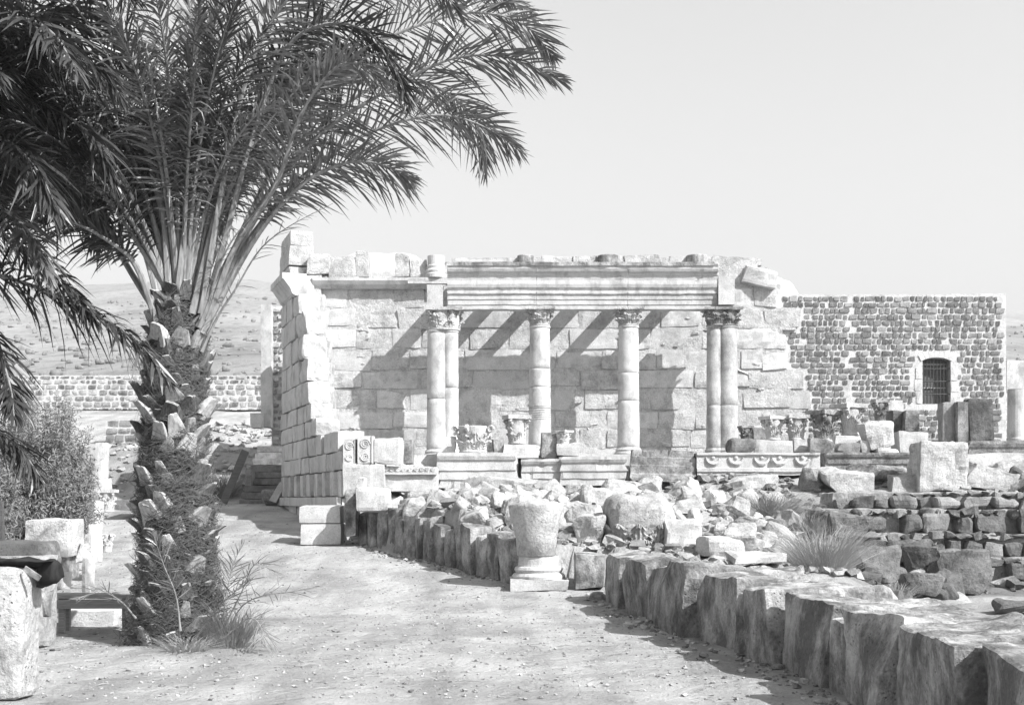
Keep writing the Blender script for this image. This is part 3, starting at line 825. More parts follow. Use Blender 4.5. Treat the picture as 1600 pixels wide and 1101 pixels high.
# stairs in the shade
st = thing('stone_stair', 'dark stone steps in the shade between the palm and the facade', 'stair', (X_at(408, 38.6), 38.6, 1.5))
nst = 9
for k in range(nst):
    z0 = 1.5 + k * .215
    V, Fc = stone(1.5, .6, .20, .2, .012, .008, k, .015)
    obj('step', mesh('step', V, Fc, BASALT), st, Vector((X_at(412, 38.6), 38.9 + k * .34, z0 + .1)) - st.location)
V, Fc = stone(.22, 2.6, 1.0, .3, .03, .02, 8, .02); obj('cheek_wall', mesh('cheek_wall', V, Fc, BASALT), st, Vector((X_at(380, 38.6), 40.6, 2.1)) - st.location)
blk('timber_board', 360, 700, 372, 789, 38.2, .06, WOOD_DARK, None, .4, .005, .003, .0, tilt=.40, label='dark plank leaning against the shaded stair', cat='plank')
blk('boulder', 407, 764, 432, 790, 37.6, .5, LIME_GREY, None, .1, .15, .03, .02, 4, label='dark boulder on the path at the foot of the shaded stair', cat='boulder')
blk('stone_post', 428, 752, 440, 786, 37.4, .25, LIME, None, .15, .03, .01, .02, tilt=.5, label='leaning pale post against the foot of the facade', cat='post')
# white spoil bank right of the palm behind the stair
def bank(name, label, x0, x1, Y0, Y1, zf, mat, n=14, cat='bank'):
    xs = np.linspace(x0, x1, n); ys = np.linspace(Y0, Y1, n)
    Xg, Yg = np.meshgrid(xs, ys); Zg = zf(Xg, Yg) + .10 * fbm(np.stack([Xg * 1.7, Yg * 1.7, 0 * Xg], -1), 3, 3)
    V = np.stack([Xg, Yg, Zg], -1).reshape(-1, 3)
    I = (np.arange(n - 1)[:, None] * n + np.arange(n - 1)[None]).reshape(-1)
    return obj(name, mesh(name, V, np.stack([I, I + 1, I + 1 + n, I + n], -1), mat, True), kind='structure')

# ================================================================== fragments
fasc = lambda h, d: [(0, 0), (0, h * .22), (-.03, h * .24), (-.03, h * .48), (-.06, h * .50), (-.06, h * .74), (-.10, h * .80), (-.13, h * .9), (-.13, h), (d, h), (d, 0)]
def fragment(name, label, a, y0, b, y1, Y, d, mat, prof=fasc, jag=.05, seed=0, rz=0, ry=0, rx=0, cat='architrave block', flip=False):
    h = (y1 - y0) / F_PX * Y; L = (b - a) / F_PX * Y
    pf = prof(h, d)
    V, F = extrude(pf, L, 24, jag, seed)
    if flip: V[:, 2] = h - V[:, 2]; F = [tuple(reversed(f)) for f in F]
    V[:, 2] += .010 * noise(V * 5 + seed, 2); V[:, 1] += .012 * noise(V * 4 + seed, 5) + .12 * np.clip(fbm(V * 4 + seed, 8, 2) - .6, 0, 1) * (V[:, 1] < .05)
    V = rotm(V - np.array([0, 0, h / 2]), rx, ry, rz) + np.array([0, 0, h / 2])
    return obj(name, mesh(name, V, F, mat), None, P((a + b) / 2, y1, Y), label=label, cat=cat)
fragment('architrave_block', 'long low architrave block lying below the fallen capital, left end of the row', 684, 707, 808, 762, 30.2, .7, LIME, seed=1, jag=.09)
fragment('architrave_block', 'plain banded architrave block, second in the row of lying blocks', 815, 717, 876, 757, 30.4, .6, LIME_SMOOTH, seed=2, jag=.02)
fragment('architrave_block', 'banded architrave block with broken right end, third in the lying row', 878, 713, 977, 758, 30.3, .6, LIME_SMOOTH, seed=3, jag=.07)
fragment('architrave_block', 'shaded tilted architrave block just below the third column', 986, 703, 1084, 752, 30.3, .6, LIME_GREY, seed=4, ry=.03, jag=.05, flip=True)  # shade on this block is put into its darker limestone
fz = fragment('frieze_block', 'long carved frieze block with hanging garlands below the rightmost column', 1089, 707, 1281, 742, 30.2, .6, LIME, seed=5, jag=.01, cat='carved block',
    prof=lambda h, d: [(0, 0), (0, h * .12), (-.04, h * .15), (-.04, h * .30), (0, h * .33), (0, h * .88), (-.05, h * .9), (-.05, h), (d, h), (d, 0)])
for k, px in enumerate([1114, 1150, 1190, 1218, 1254]):
    pts = [((px - 1185) / F_PX * 30.2 + math.cos(q) * .17, -.02, .43 + math.sin(q) * .17) for q in np.linspace(math.pi * 1.02, math.pi * 1.98, 9)]
    V, F = tube(pts, [.02, .032, .04, .045, .05, .045, .04, .032, .02], 6); V += .008 * noise(V * 40, k)[:, None]
    obj('garland', mesh('garland', V, F, LIME), fz)
    V, F = lathe([(.05, 0), (.045, .02), (.02, .035)], 10); V = rotm(V, math.pi / 2, 0, 0)
    obj('rosette', mesh('rosette', V, F, LIME), fz, ((px - 1185) / F_PX * 30.2, -.003, .41))
fragment('architrave_block', 'shaded banded architrave block right of the garland frieze', 1290, 707, 1425, 742, 30.4, .6, LIME_GREY, seed=6, jag=.05)  # a darker stone colour paints in this block's shade
fragment('ledge_block', 'long moulded ledge block at the right edge behind the big pitted block', 1512, 689, 1660, 735, 31.5, .7, LIME_GREY, seed=7, jag=.03, cat='ledge block')
blk('big_block', 1438, 689, 1514, 768, 28.0, .9, LIME_ROUGH, None, .07, .05, .035, .03, 1, freq=5, maxn=20, label='large pitted limestone block standing square on the basalt terrace', cat='block', seed=77)
blk('stone_block', 536, 725, 600, 772, 28.9, .8, LIME, None, .08, .02, .02, .03, label='squared block under the spiral console stones', cat='block')
cf = blk('carved_block', 599, 729, 682, 768, 29.2, .7, LIME, None, .1, .02, .015, .02, label='block with a band of carved vine scrolls along its upper edge', cat='carved block')
A = Acc()
for k in range(9):
    pts = []
    for q in range(12):
        th = q / 11 * 1.5 * 2 * math.pi + k; rr = .055 * (1 - q / 14)
        pts.append((-.54 + k * .135 + rr * math.cos(th), -.37, .51 + rr * math.sin(th)))
    V, F = tube(pts, .013, 5); A.add(V, F)
obj('vine_scroll', A.mesh('vine_scroll', LIME), cf)
V, Fc = stone(1.24, .12, .06, .2, .01, .006, 2); obj('moulding', mesh('moulding', V, Fc, LIME), cf, (0, -.37, .42))
# consoles with spirals
def console(a, y0, b, y1, Y, label):
    o = blk('console_stone', a, y0, b, y1, Y, .6, LIME, None, .1, .015, .008, .01, label=label, cat='console stone')
    w, h = (b - a) / F_PX * Y, (y1 - y0) / F_PX * Y
    for sgn, zc, R_ in ((1, h * .70, w * .36), (-1, h * .25, w * .30)):
        pts = []
        for q in range(30):
            th = q / 29 * 2.3 * 2 * math.pi; rr = R_ * (1 - q / 34)
            pts.append((sgn * rr * math.cos(th) * .95, -.31, zc + sgn * rr * math.sin(th)))
        V, F = tube(pts, [.020 * (1 - q / 60) for q in range(30)], 6)
        obj('spiral', mesh('spiral', V, F, LIME_SMOOTH), o)
    for sx in (-1, 1):
        V, Fc = stone(.022, .03, h * .96, 1, .004, 0, 1); obj('border', mesh('border', V, Fc, LIME_SMOOTH), o, (sx * (w / 2 - .014), -.308, h / 2))
    return o
console(536, 685, 555.5, 724, 28.95, 'narrow console stone with a worn double spiral, left one of the pair')
console(558.5, 680, 582, 724, 28.9, 'console stone carved with a crisp double spiral, right one of the pair')
blk('stone_block', 584, 682, 626, 724, 29.1, .6, LIME, None, .09, .03, .015, .05, 1, label='smooth block with broken right end beside the spiral console stones', cat='block')
blk('stone_block', 629, 686, 645, 724, 30.0, .7, LIME_GREY, None, .1, .02, .01, .02, label='narrow dark sided block right of the console stones', cat='block')
blk('stone_block', 691, 682, 710, 708, 30.8, .4, LIME, None, .1, .02, .02, .02, label='small upright block leaning at the foot of the leftmost column', cat='block')
blk('stone_block', 770, 684, 788, 712, 30.7, .3, LIME_GREY, None, .1, .02, .01, .03, tilt=-.12, label='leaning grey slab between the two fallen capitals left of the second column', cat='slab')
blk('pedestal_block', 786, 694, 842, 716, 30.6, .8, LIME, None, .1, .02, .012, .02, label='pedestal block carrying the upturned capital in front of the second column', cat='pedestal')
blk('stone_block', 846, 676, 872, 716, 31.2, .5, LIME_GREY, None, .1, .03, .02, .03, label='grey upright block right of the pedestal in front of the second column', cat='block')
blk('stone_block', 871, 692, 905, 712, 30.9, .5, LIME, None, .1, .03, .02, .03, label='low pale block under the small broken capital right of the second column', cat='block')

def capital(label, a, y0, b, y1, Y, mat, seed, wear=.1, rot=(0, 0, 0), rock=0, abacus=True):
    """a fallen capital spanning the given pixels"""
    H = (y1 - y0) / F_PX * Y; Rt = (b - a) / F_PX * Y / 2.35
    t = thing('fallen_capital', label, 'capital', P((a + b) / 2, y1, Y + Rt))
    capital_parts(t, (0, 0, 0), H, Rt * .74, Rt * .9, mat, seed, abacus, wear)
    t.rotation_euler = rot
    return t
capital('large worn leafy capital standing left of the second column', 706, 658, 772, 708, 30.4, LIME, 11, .05, (0, 0, .5), abacus=False)
capital('broken capital on a pedestal in front of the second column', 787, 648, 828, 694, 30.8, LIME_ROUGH, 12, .35, (0, 0, .3))
capital('small broken capital in front of the wall between second and third column', 871, 672, 893, 693, 31.0, LIME, 13, .3, (0, 0, .8))
capital('small dark capital with mask like carving right of the rightmost column', 1154, 665, 1176, 688, 31.4, LIME_GREY, 14, .0, (0, 0, .2))
capital('pale worn capital against the wall, first of the row beyond the dark rock', 1190, 650, 1226, 688, 33.5, LIME, 15, .3, (0, 0, .4))
capital('pale pitted capital, second in the row along the wall', 1226, 648, 1262, 688, 33.4, LIME_ROUGH, 16, .1, (0, 0, .1))
capital('dark crisp leafy capital in the middle of the row along the wall', 1265, 641, 1309, 690, 33.2, LIME_GREY, 17, .0, (0, 0, .6))
capital('tall capital with smooth shaded left side, fourth in the row along the wall', 1309, 630, 1350, 681, 33.2, LIME, 18, .25, (0, 0, .3))
capital('slender spiky capital standing high behind the rocks near the window', 1363, 624, 1387, 660, 32.6, LIME_GREY, 19, .0, (0, 0, .1))
for (a, y0, b, y1, Y, d, m_, c_, lb) in [
    (1177, 668, 1196, 690, 31.6, .4, LIME_GREY, 0, 'small square grey block beside the small dark capital'),
    (1388, 624, 1412, 664, 33.8, .3, LIME, 0, 'pale upright slab behind the slender spiky capital'),
    (1394, 640, 1417, 676, 32.8, .6, BASALT_ROUGH, 2, 'dark broken block beside the upright grey block below the window'),
    (1415, 641, 1437, 674, 32.5, .4, LIME_GREY, 0, 'grey squared upright block below the window'),
    (1405, 674, 1450, 708, 31.5, .8, LIME, 0, 'pale squared base block under the upright grey block'),
    (1240, 686, 1302, 708, 31.4, .5, LIME, 0, 'long pale ledge slab under the row of capitals'),
    (1180, 688, 1240, 708, 31.3, .5, LIME, 1, 'pale broken slab left of the ledge under the capitals'),
    (1266, 684, 1303, 709, 30.9, .4, LIME_GREY, 2, 'grey ribbed fragment tilted on the ledge under the capitals'),
    (1305, 680, 1352, 692, 32.4, .5, LIME, 0, 'flat slab carrying the tall capital with the smooth side'),
    (1308, 692, 1345, 709, 31.0, .5, BASALT_PALE, 2, 'small dark boulder right of the grey ribbed fragment'),
    (1345, 688, 1360, 708, 31.0, .4, LIME, 0, 'small pale squared block left of the split boulder'),
    (1372, 700, 1409, 710, 30.8, .5, LIME, 2, 'low pale stone propping the split boulder')]:
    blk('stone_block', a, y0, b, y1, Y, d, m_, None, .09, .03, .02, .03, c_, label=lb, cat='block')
blk('boulder', 1355, 656, 1404, 701, 30.9, .7, LIME_ROUGH, None, .09, .08, .03, .06, 4, seed=5, tilt=-.2, label='large split boulder with one white and one shaded side below the window', cat='boulder')
blk('boulder', 1138, 683, 1186, 709, 30.6, .7, BASALT_ROUGH, None, .08, .25, .04, .03, 4, seed=15, label='dark rounded boulder at the foot of the rightmost column', cat='boulder')
blk('stone_slab', 1473, 627, 1494, 690, 32.0, .45, BASALT_PALE, None, .12, .05, .02, .02, label='rough grey upright slab right below the window, left of the pale narrow slab', cat='slab')
blk('stone_slab', 1496.5, 627, 1513, 692, 31.8, .35, LIME_GREY, None, .12, .015, .006, .01, label='narrow smooth pale upright slab between two rough dark slabs', cat='slab')
blk('stone_slab', 1514, 623, 1552, 692, 32.2, .5, BASALT_ROUGH, None, .08, .05, .03, .03, label='broad rough dark upright slab at the right end of the basalt wall', cat='slab')

# steps of blocks at the near end of the facade
blk('stone_block', 467, 790, 531, 817.5, 28.1, .9, LIME, None, .09, .02, .012, .02, label='upper squared block of the two stacked at the near end of the facade', cat='block')
blk('stone_block', 469, 818, 533, 852, 28.1, .95, LIME, None, .09, .02, .012, .02, label='lower squared block of the two stacked at the near end of the facade', cat='block')
blk('stone_block', 537, 766, 556, 840, 27.7, .9, LIME_GREY, None, .08, .03, .03, .04, 1, streak=.02, label='narrow rough pier at the head of the upright slab row', cat='block')
blk('stone_block', 556, 763, 606, 800, 27.3, .8, LIME, None, .08, .04, .03, .04, 1, label='pale block topped by a small carved stub at the head of the slab row', cat='block')
blk('stone_block', 557, 745, 572, 763, 27.9, .4, LIME, None, .08, .03, .03, .04, label='small carved stub on the pale block at the head of the slab row', cat='carved stub')

# ================================================================== upright slab rows (kerb of the path)
def slab(label, A0, B0, zt, thick, mat, seed, tilt=0, group=None):
    """upright slab between two ground points (x,y) along the row, its body to the right of the row"""
    a, b = Vector((A0[0], A0[1], 0)), Vector((B0[0], B0[1], 0))
    d = b - a; L = d.length; d.normalize(); nrm = Vector((-d.y, d.x, 0))
    if nrm.x < 0: nrm = -nrm
    zb = min(gz(A0[0] - .2, A0[1]), gz(B0[0] - .2, B0[1])) - .12
    h = zt - zb
    R_ = random.Random(seed * 5 + 1)
    V, F = stone(L - R_.uniform(.03, .09), thick * R_.uniform(.85, 1.1), h, .04 if B0[1] < 16 else .055, R_.uniform(.022, .045), .017, seed, .055, R_.choice([2, 3, 4]), .004, freq=5.5, maxn=28, lim0=.74, lim1=.92)
    tp = V[:, 2] > h * .36
    V[tp, 2] += .018 * fbm(V[tp] * 3.6 + seed, seed, 4) - .01
    V = rotz(V, R_.uniform(-.07, .07)); V = rotm(V, R_.uniform(-.03, .035), R_.uniform(-.03, .03), 0)
    V = rotz(V, math.atan2(d.y, d.x))
    c = (a + b) / 2 + nrm * thick / 2
    V = V + np.array([0, 0, h / 2])
    return obj('upright_slab', mesh('upright_slab', V, F, mat, False), None, (c.x, c.y, zb), label=label, cat='stone slab', group=group)
ords = ['first', 'second', 'third', 'fourth', 'fifth', 'sixth', 'seventh', 'eighth', 'ninth', 'tenth', 'eleventh', 'twelfth', 'thirteenth', 'fourteenth', 'fifteenth', 'sixteenth', 'seventeenth']
bx = [945, 975, 1003, 1028, 1083, 1137, 1171, 1216, 1281, 1328, 1386, 1500, 1640]
by = [945, 955, 967, 978, 998, 1018, 1028, 1042, 1074, 1096, 1128, 1200, 1305]
bt = [.87, .85, .76, .87, .80, .72, .80, .74, .69, .77, .80, .74]
for k in range(12):
    Y0, Y1 = EYE * F_PX / (by[k] - HOR), EYE * F_PX / (by[k + 1] - HOR)
    j = .075 * ((k * 7) % 3 - 1)
    slab(ords[k] + ' upright slab from the far end of the near kerb row along the path', (X_at(bx[k], Y0) + j, Y0), (X_at(bx[k + 1], Y1) + j, Y1), bt[k],
         .85 if k > 2 else .6, LIME_STAIN, 40 + k, 0, 'slabs of the near kerb row')
for k, (X, Y, w_, l_, zt_, lb) in enumerate([
    (4.05, 10.6, .75, 1.35, .66, 'broad flat pale block behind the kerb row, nearest to the lower right corner'),
    (3.95, 12.7, .85, 1.5, .64, 'broad flat pale block behind the kerb row, second from the lower right corner'),
    (3.80, 14.9, .9, 1.6, .70, 'broad flat pale block behind the kerb row just before the dry bush'),
    (3.40, 17.2, .95, 1.5, .74, 'broad flat pale block behind the far half of the near kerb row')]):
    zb = gz(X, Y) - .15
    V, F = stone(w_, l_, zt_ - zb, .07, .05, .03, 950 + k, .09, 4, freq=4.5, maxn=22, lim0=.7, lim1=.92)
    V = rotz(V, rnd.uniform(-.12, .12)) + np.array([0, 0, (zt_ - zb) / 2])
    obj('flat_block', mesh('flat_block', V, F, LIME_STAIN), None, (X, Y, zb), label=lb, cat='block')
xa, ya = np.array([560, 600, 650, 690, 740, 797]), np.array([850, 858, 872, 885, 900, 914])
Ya = 3.4 / ((ya - 780) / 2000 + .085); Xa = (xa - 800) / 2000 * Ya
ns = 15
sA = np.linspace(0, 5, ns + 1)
for k in range(ns):
    p0 = (float(np.interp(sA[k], range(6), Xa)), float(np.interp(sA[k], range(6), Ya))); p1 = (float(np.interp(sA[k + 1], range(6), Xa)), float(np.interp(sA[k + 1], range(6), Ya)))
    off = rnd.uniform(-.07, .07)
    zt = gz(p0[0] - .3, p0[1]) + rnd.uniform(.72, .90)
    slab(ords[k] + ' narrow upright slab from the far end of the kerb row left of the pedestal', (p0[0] + off, p0[1]), (p1[0] + off, p1[1]), zt, rnd.uniform(.3, .5), LIME_STAIN if rnd.random() < .7 else LIME_GREY, 80 + k, 0, 'slabs of the far kerb row')

# pedestal with tapering block
PY = 21.9
pd = thing('pedestal', 'round pedestal base on a square plinth at the gap between the kerb rows', 'pedestal', (X_at(842, PY), PY + .1, gz(X_at(842, PY), PY)))
s = F_PX / PY
pz = lambda py: Z_at(py, PY) - pd.location.z
V, Fc = stone(90 / s, .92, .20, .1, .02, .012, 5, .02); obj('plinth', mesh('plinth', V, Fc, LIME), pd, (0, 0, .08))
V, F = lathe([(.45, .17), (.46, .22), (.43, .26), (.39, .28), (.42, .33), (.40, .37), (.355, .39), (.35, .42), (.345, pz(869))], 32, .008, 2)
obj('drum', mesh('drum', V, F, LIME, False), pd)
hc = Z_at(786, PY) - Z_at(869, PY)
V, F = lathe([(.29, 0), (.32, .02), (.35, .3), (.41, .6), (.455, hc - .12), (.46, hc - .03), (.36, hc - .0), (.2, hc + .02)], 28, .028, 6)
V[:, 2] += np.where(V[:, 2] > hc - .2, .05 * fbm(V * 5, 4, 2), 0)
obj('tapered_block', mesh('tapered_block', V, F, LIME_HEAP, True), None, (X_at(838, PY), PY + .05, Z_at(868.5, PY)), label='tapering rough capital blank standing on the round pedestal', cat='capital')
blk('stone_block', 868, 862, 897, 912, 22.6, .6, LIME, None, .06, .03, .02, .03, label='plain block just right of the pedestal', cat='block')
blk('stone_block', 899, 864, 945, 920, 21.6, .5, LIME_STAIN, None, .06, .03, .02, .03, label='darker footed block filling the gap before the near kerb row', cat='block')
blk('stone_block', 898, 806, 941, 866, 23.0, .8, LIME_ROUGH, None, .06, .08, .04, .08, 3, seed=9, label='upright pointed rock between the pedestal and the huge acanthus capital', cat='rock')
blk('boulder', 923, 925, 947, 951, 20.6, .35, LIME_GREY, None, .05, .12, .01, .02, 1, label='round dark stone at the foot of the first near kerb slab', cat='boulder')
# huge upturned acanthus capital
bc = thing('large_capital', 'huge broken capital with deeply cut acanthus leaves behind the near kerb row', 'capital', (X_at(1003, 22.9), 23.3, Z_at(868, 22.9)), .1)
V, F = stone(1.28, 1.15, 1.25, .07, .34, .055, 77, .10, 3, freq=2.6, maxn=22)
V[:, :2] *= (.86 + .16 * (V[:, 2:3] + .6) / 1.2)
V = V + np.array([0, 0, .50])
obj('core', mesh('core', V, F, LIME_HEAP), bc)
A = Acc()
for row, (z0, hh, o_, rr_) in enumerate(((-.05, .36, 0, .56), (.18, .42, .35, .61))):
    for k in range(11):
        LV, LF = acanthus(.27, hh, .10, k); LV = LV + np.array([0, -rr_, z0]); A.add(rotz(LV, o_ + k * 2 * math.pi / 11), LF)
obj('acanthus_leaves', A.mesh('acanthus_leaves', LIME_HEAP), bc)
blk('boulder', 1040, 810, 1096, 870, 22.4, .9, LIME, None, .08, .06, .03, .05, 3, seed=21, label='big smooth sloping rock right of the huge acanthus capital', cat='boulder')
blk('boulder', 1092, 838, 1160, 872, 20.8, .8, LIME, None, .08, .06, .03, .08, 3, seed=23, label='pale wedge shaped rock above the near kerb row', cat='boulder')
blk('boulder', 1150, 868, 1232, 885, 18.6, .9, LIME, None, .08, .06, .03, .06, 2, seed=24, label='low flat white rock lying on the kerb fill', cat='boulder')
for (a, y0, b, y1, Y, d, m_, sd, tl, lb) in [
    (714, 745, 838, 800, 27.6, .9, LIME_ROUGH, 31, .0, 'long block with dark broken end lying over the rubble below the architraves'),
    (800, 757, 852, 800, 26.6, .7, LIME_GREY, 32, .2, 'tilted grey rock behind the tapering capital blank'),
    (662, 772, 712, 830, 26.0, .6, LIME, 33, .5, 'steeply tilted slab above the far kerb row'),
    (628, 776, 668, 812, 26.6, .6, LIME, 34, -.3, 'squared lump leaning on the tilted slab above the far kerb row'),
    (700, 796, 762, 836, 25.0, .7, LIME, 35, .0, 'fallen column drum showing its round end above the far kerb row'),
    (752, 812, 796, 842, 24.3, .6, LIME, 36, .0, 'small boxy block left of the tapering capital blank'),
    (635, 764, 690, 790, 28.0, .7, LIME, 37, .0, 'squared block below the vine scroll block'),
    (1138, 745, 1220, 778, 29.0, .8, LIME, 38, .0, 'pair of squared stones merged into the bank below the garland frieze'),
    (1256, 735, 1286, 770, 28.6, .7, LIME_GREY, 39, .1, 'dark sided wedge rock on the bank below the garland frieze'),
    (1286, 733, 1390, 772, 28.3, .8, LIME_ROUGH, 40, .08, 'long white weathered rock on top of the basalt terrace'),
    (1330, 728, 1422, 750, 29.2, .6, LIME_GREY, 41, .0, 'flat grey block below the shaded banded architrave'),
    (1390, 744, 1440, 772, 28.2, .6, LIME, 42, .0, 'pale block just left of the large pitted block'),
    (1518, 735, 1600, 772, 28.2, .8, LIME, 43, .35, 'sloping white slab on the terrace right of the large pitted block'),
    (1535, 722, 1620, 765, 29.5, .9, LIME_ROUGH, 44, -.35, 'peaked white rock at the right edge of the terrace'),
    (1165, 818, 1232, 852, 23.4, .7, BASALT_PALE, 45, .1, 'grey wedge boulder in the middle of the rubble slope'),
    (1060, 772, 1100, 812, 26.4, .5, LIME, 46, .6, 'tilted square fragment right of the huge acanthus capital'),
    (1290, 935, 1345, 950, 16.5, .6, LIME, 47, .0, 'round topped white stone beyond the kerb row by the dry bush'),
    (1265, 905, 1325, 928, 17.2, .6, LIME, 48, .0, 'rounded white stone under the large dry bush'),
    (1335, 855, 1410, 905, 20.4, .8, BASALT_ROUGH, 49, .0, 'big rounded basalt boulder right of the large dry bush'),
    (1300, 800, 1360, 838, 22.6, .6, BASALT_ROUGH, 50, .1, 'split basalt boulder on the slope below the terrace'),
    (1425, 850, 1475, 885, 22.0, .7, BASALT_ROUGH, 51, -.3, 'tilted dark boulder at the top of the shaded rock pile'),
    (1470, 862, 1550, 925, 22.4, .9, BASALT_ROUGH, 52, .0, 'large dark boulder block right of the shaded rock pile'),
    (1560, 942, 1640, 960, 18.6, .5, BASALT_ROUGH, 53, .0, 'low dark stone on the bare ground at the right edge'),
    (1420, 892, 1475, 925, 21.2, .6, BASALT_ROUGH, 54, .1, 'basalt wedge at the foot of the rock pile')]:
    blk('boulder', a, y0, b, y1, Y, d, LIME_HEAP if m_ in (LIME, LIME_ROUGH) else m_, None, .06, .06, .035, .09, 4 if sd not in (35, 36) else 1, seed=sd, tilt=tl, label=lb, cat='boulder')

# ================================================================== basalt terrace
EARTH = stone_mat('stony_earth', .22, .36, 7.0, .3, .7, .4, 1.2, .05, 22)
def terrace(name, label, tiers, rows, mats):
    t = thing(name, label, 'wall', (8, 26, 1))
    for k, (Y, y0, y1, a, b, dp) in enumerate(tiers):
        V, Fc = stone((b - a) / F_PX * Y, dp, (y1 - y0) / F_PX * Y, .16, .05, .035, 60 + k, .03, 0, freq=4, maxn=46)
        c = P((a + b) / 2, (y0 + y1) / 2, Y) - t.location; c.y += dp / 2
        obj('earth_core', mesh('earth_core', V, Fc, EARTH), t, c)
    n = 0; A = Acc()
    for (Y, y0, y1, a, b, wr) in rows:
        x = a + rnd.uniform(0, 6)
        while x < b:
            w = rnd.uniform(*wr); hh = (y1 - y0) * rnd.uniform(.68, 1.04)
            if rnd.random() < .06: x += w * .5; continue
            yc = y1 - hh / 2 + rnd.uniform(-2, 1.5)
            V, Fc = stone(w / F_PX * Y * .93, rnd.uniform(.25, .45), hh / F_PX * Y * .92, .075, rnd.choice([.03, .05, .09]), .028, rnd.randrange(9999), .055, rnd.choice([0, 1, 2]), freq=5, maxn=8, lim0=.66, lim1=.9)
            V = rotm(V, rnd.uniform(-.06, .06), rnd.uniform(-.09, .09), rnd.uniform(-.12, .12))
            c = P(x + w / 2, yc, Y - rnd.uniform(.0, .14)) - t.location; c.y += .15
            if n < 298: obj('stone', mesh('stone', V, Fc, rnd.choice(mats)), t, c); n += 1
            else: A.add(V + np.array(c), Fc)
            x += w * rnd.uniform(1.0, 1.12)
    if A.n: obj('small_stones', A.mesh('small_stones', mats[0]), t, kind='stuff')
    return t
terrace('terrace_wall', 'rough stepped basalt terrace wall of uneven courses below the large pitted block',
    [(26.75, 771, 800, 1300, 1660, 1.2), (25.75, 796, 838, 1285, 1660, 1.3), (24.85, 834, 878, 1350, 1660, 1.2), (24.0, 872, 925, 1440, 1660, 1.2)],
    [(26.6, 769, 777, 1400, 1640, (8, 22)), (26.55, 776, 795, 1300, 1640, (20, 46)), (25.6, 795, 806, 1275, 1640, (9, 26)), (25.55, 805, 834, 1290, 1640, (24, 52)), (24.75, 832, 843, 1345, 1640, (9, 30)),
     (24.7, 842, 872, 1350, 1640, (24, 54)), (23.9, 870, 882, 1440, 1640, (9, 28)), (23.8, 880, 908, 1445, 1640, (24, 56)), (23.6, 905, 925, 1450, 1640, (14, 44))],
    [BASALT_ROUGH, BASALT_PALE, BASALT_ROUGH])

# ================================================================== rubble heap
protos_l = []
for k in range(14):
    V, Fc = stone(1, .8, .75, .11, .12 + .02 * (k % 4), .05, 500 + k, .12, 2 + k % 3, freq=3.5)
    protos_l.append([mesh('rubble_stone', V, Fc, m_) for m_ in (LIME_HEAP, LIME_HEAP, BASALT_ROUGH, LIME_GREY)])
def scatter(n, area, size, lime_p, label, group, name='rubble_stone', zoff=-.1):
    cnt = 0
    while cnt < n:
        Y = rnd.uniform(area[2], area[3]); px = rnd.uniform(area[0], area[1]); X = X_at(px, Y)
        if X < slab_x(np.array(Y)) + .35: continue
        if 925 < px < 1115 and Y < 24.2: continue
        if 800 < px < 1000 and Y < 23.4: continue
        s_ = rnd.uniform(*size) * (1.35 if rnd.random() < .12 else 1)
        mi = (0 if rnd.random() < .6 else 1) if rnd.random() < lime_p(px, Y) else (2 if rnd.random() < .8 else 3)
        o = obj(name, protos_l[rnd.randrange(14)][mi], None, (X, Y, gz(X, Y) + s_ * rnd.uniform(.0, .35) + zoff), (rnd.uniform(-.7, .7), rnd.uniform(-.7, .7), rnd.uniform(0, 6.3)), label, 'rubble stone', group)
        o.scale = (s_, s_ * rnd.uniform(.7, 1.1), s_ * rnd.uniform(.6, 1)); cnt += 1
LP = lambda px, Y: .97 if px < 1150 else (.8 if px < 1240 else .25)
scatter(150, (590, 960, 23.4, 28.4), (.22, .62), LP, 'broken white limestone lump in the heap above the far kerb row', 'limestone rubble above the far kerb row')
scatter(120, (960, 1230, 22.2, 28.4), (.25, .7), LP, 'broken pale lump in the rubble slope right of the huge acanthus capital', 'rubble right of the acanthus capital')
scatter(52, (1190, 1400, 19, 25.4), (.15, .45), LP, 'rounded field stone on the slope around the dry bushes', 'field stones around the dry bushes', 'field_stone')
scatter(40, (1395, 1490, 21.6, 24.2), (.3, .62), lambda a, b: .03, 'dark basalt lump in the shaded rock pile below the terrace', 'dark rock pile below the terrace', 'basalt_lump')
scatter(22, (1515, 1620, 27.2, 29.4), (.25, .6), lambda a, b: .8, 'pale stone lying on the terrace right of the large pitted block', 'stones on the terrace at the right edge')
def joined_rubble(name, n, fn, size, mats, zo=0, label=None):
    A = Acc(); protos = [stone(1, .8, .7, .5, .15, .08, 900 + k, .15, 3, maxn=2) for k in range(8)]
    for _ in range(n):
        X, Y = fn(); s_ = rnd.uniform(size[0], size[1]) ** 1.0 * (1 if rnd.random() < .9 else 1.7)
        V, Fc = protos[rnd.randrange(8)]
        V = rotm(V, rnd.uniform(-.6, .6), rnd.uniform(-.6, .6), rnd.uniform(0, 6.3)) * s_ * np.array([1, 1, .7])
        A.add(V + np.array([X, Y, gz(X, Y) + zo * s_ + .15 * s_]), Fc, (len(mats) - 1 if (X > 5.0 and Y < 27 and rnd.random() < .85 and len(mats) == 5) else rnd.randrange(min(4, len(mats)))))
    return obj(name, A.mesh(name, mats), kind='stuff', label=label)
def in_fill():
    while True:
        Y = rnd.uniform(18, 30.4); px = rnd.uniform(590, 1640); X = X_at(px, Y)
        if X > 6.2 and (Y < 22.6 or rnd.random() < .8): continue
        if X > float(slab_x(np.array(Y))) + .4: return X, Y
joined_rubble('rubble', 2600, in_fill, (.05, .24), [LIME_HEAP, LIME_HEAP, LIME_GREY, BASALT_PALE, BASALT_ROUGH], 0, 'small broken stone filling the rubble slope')
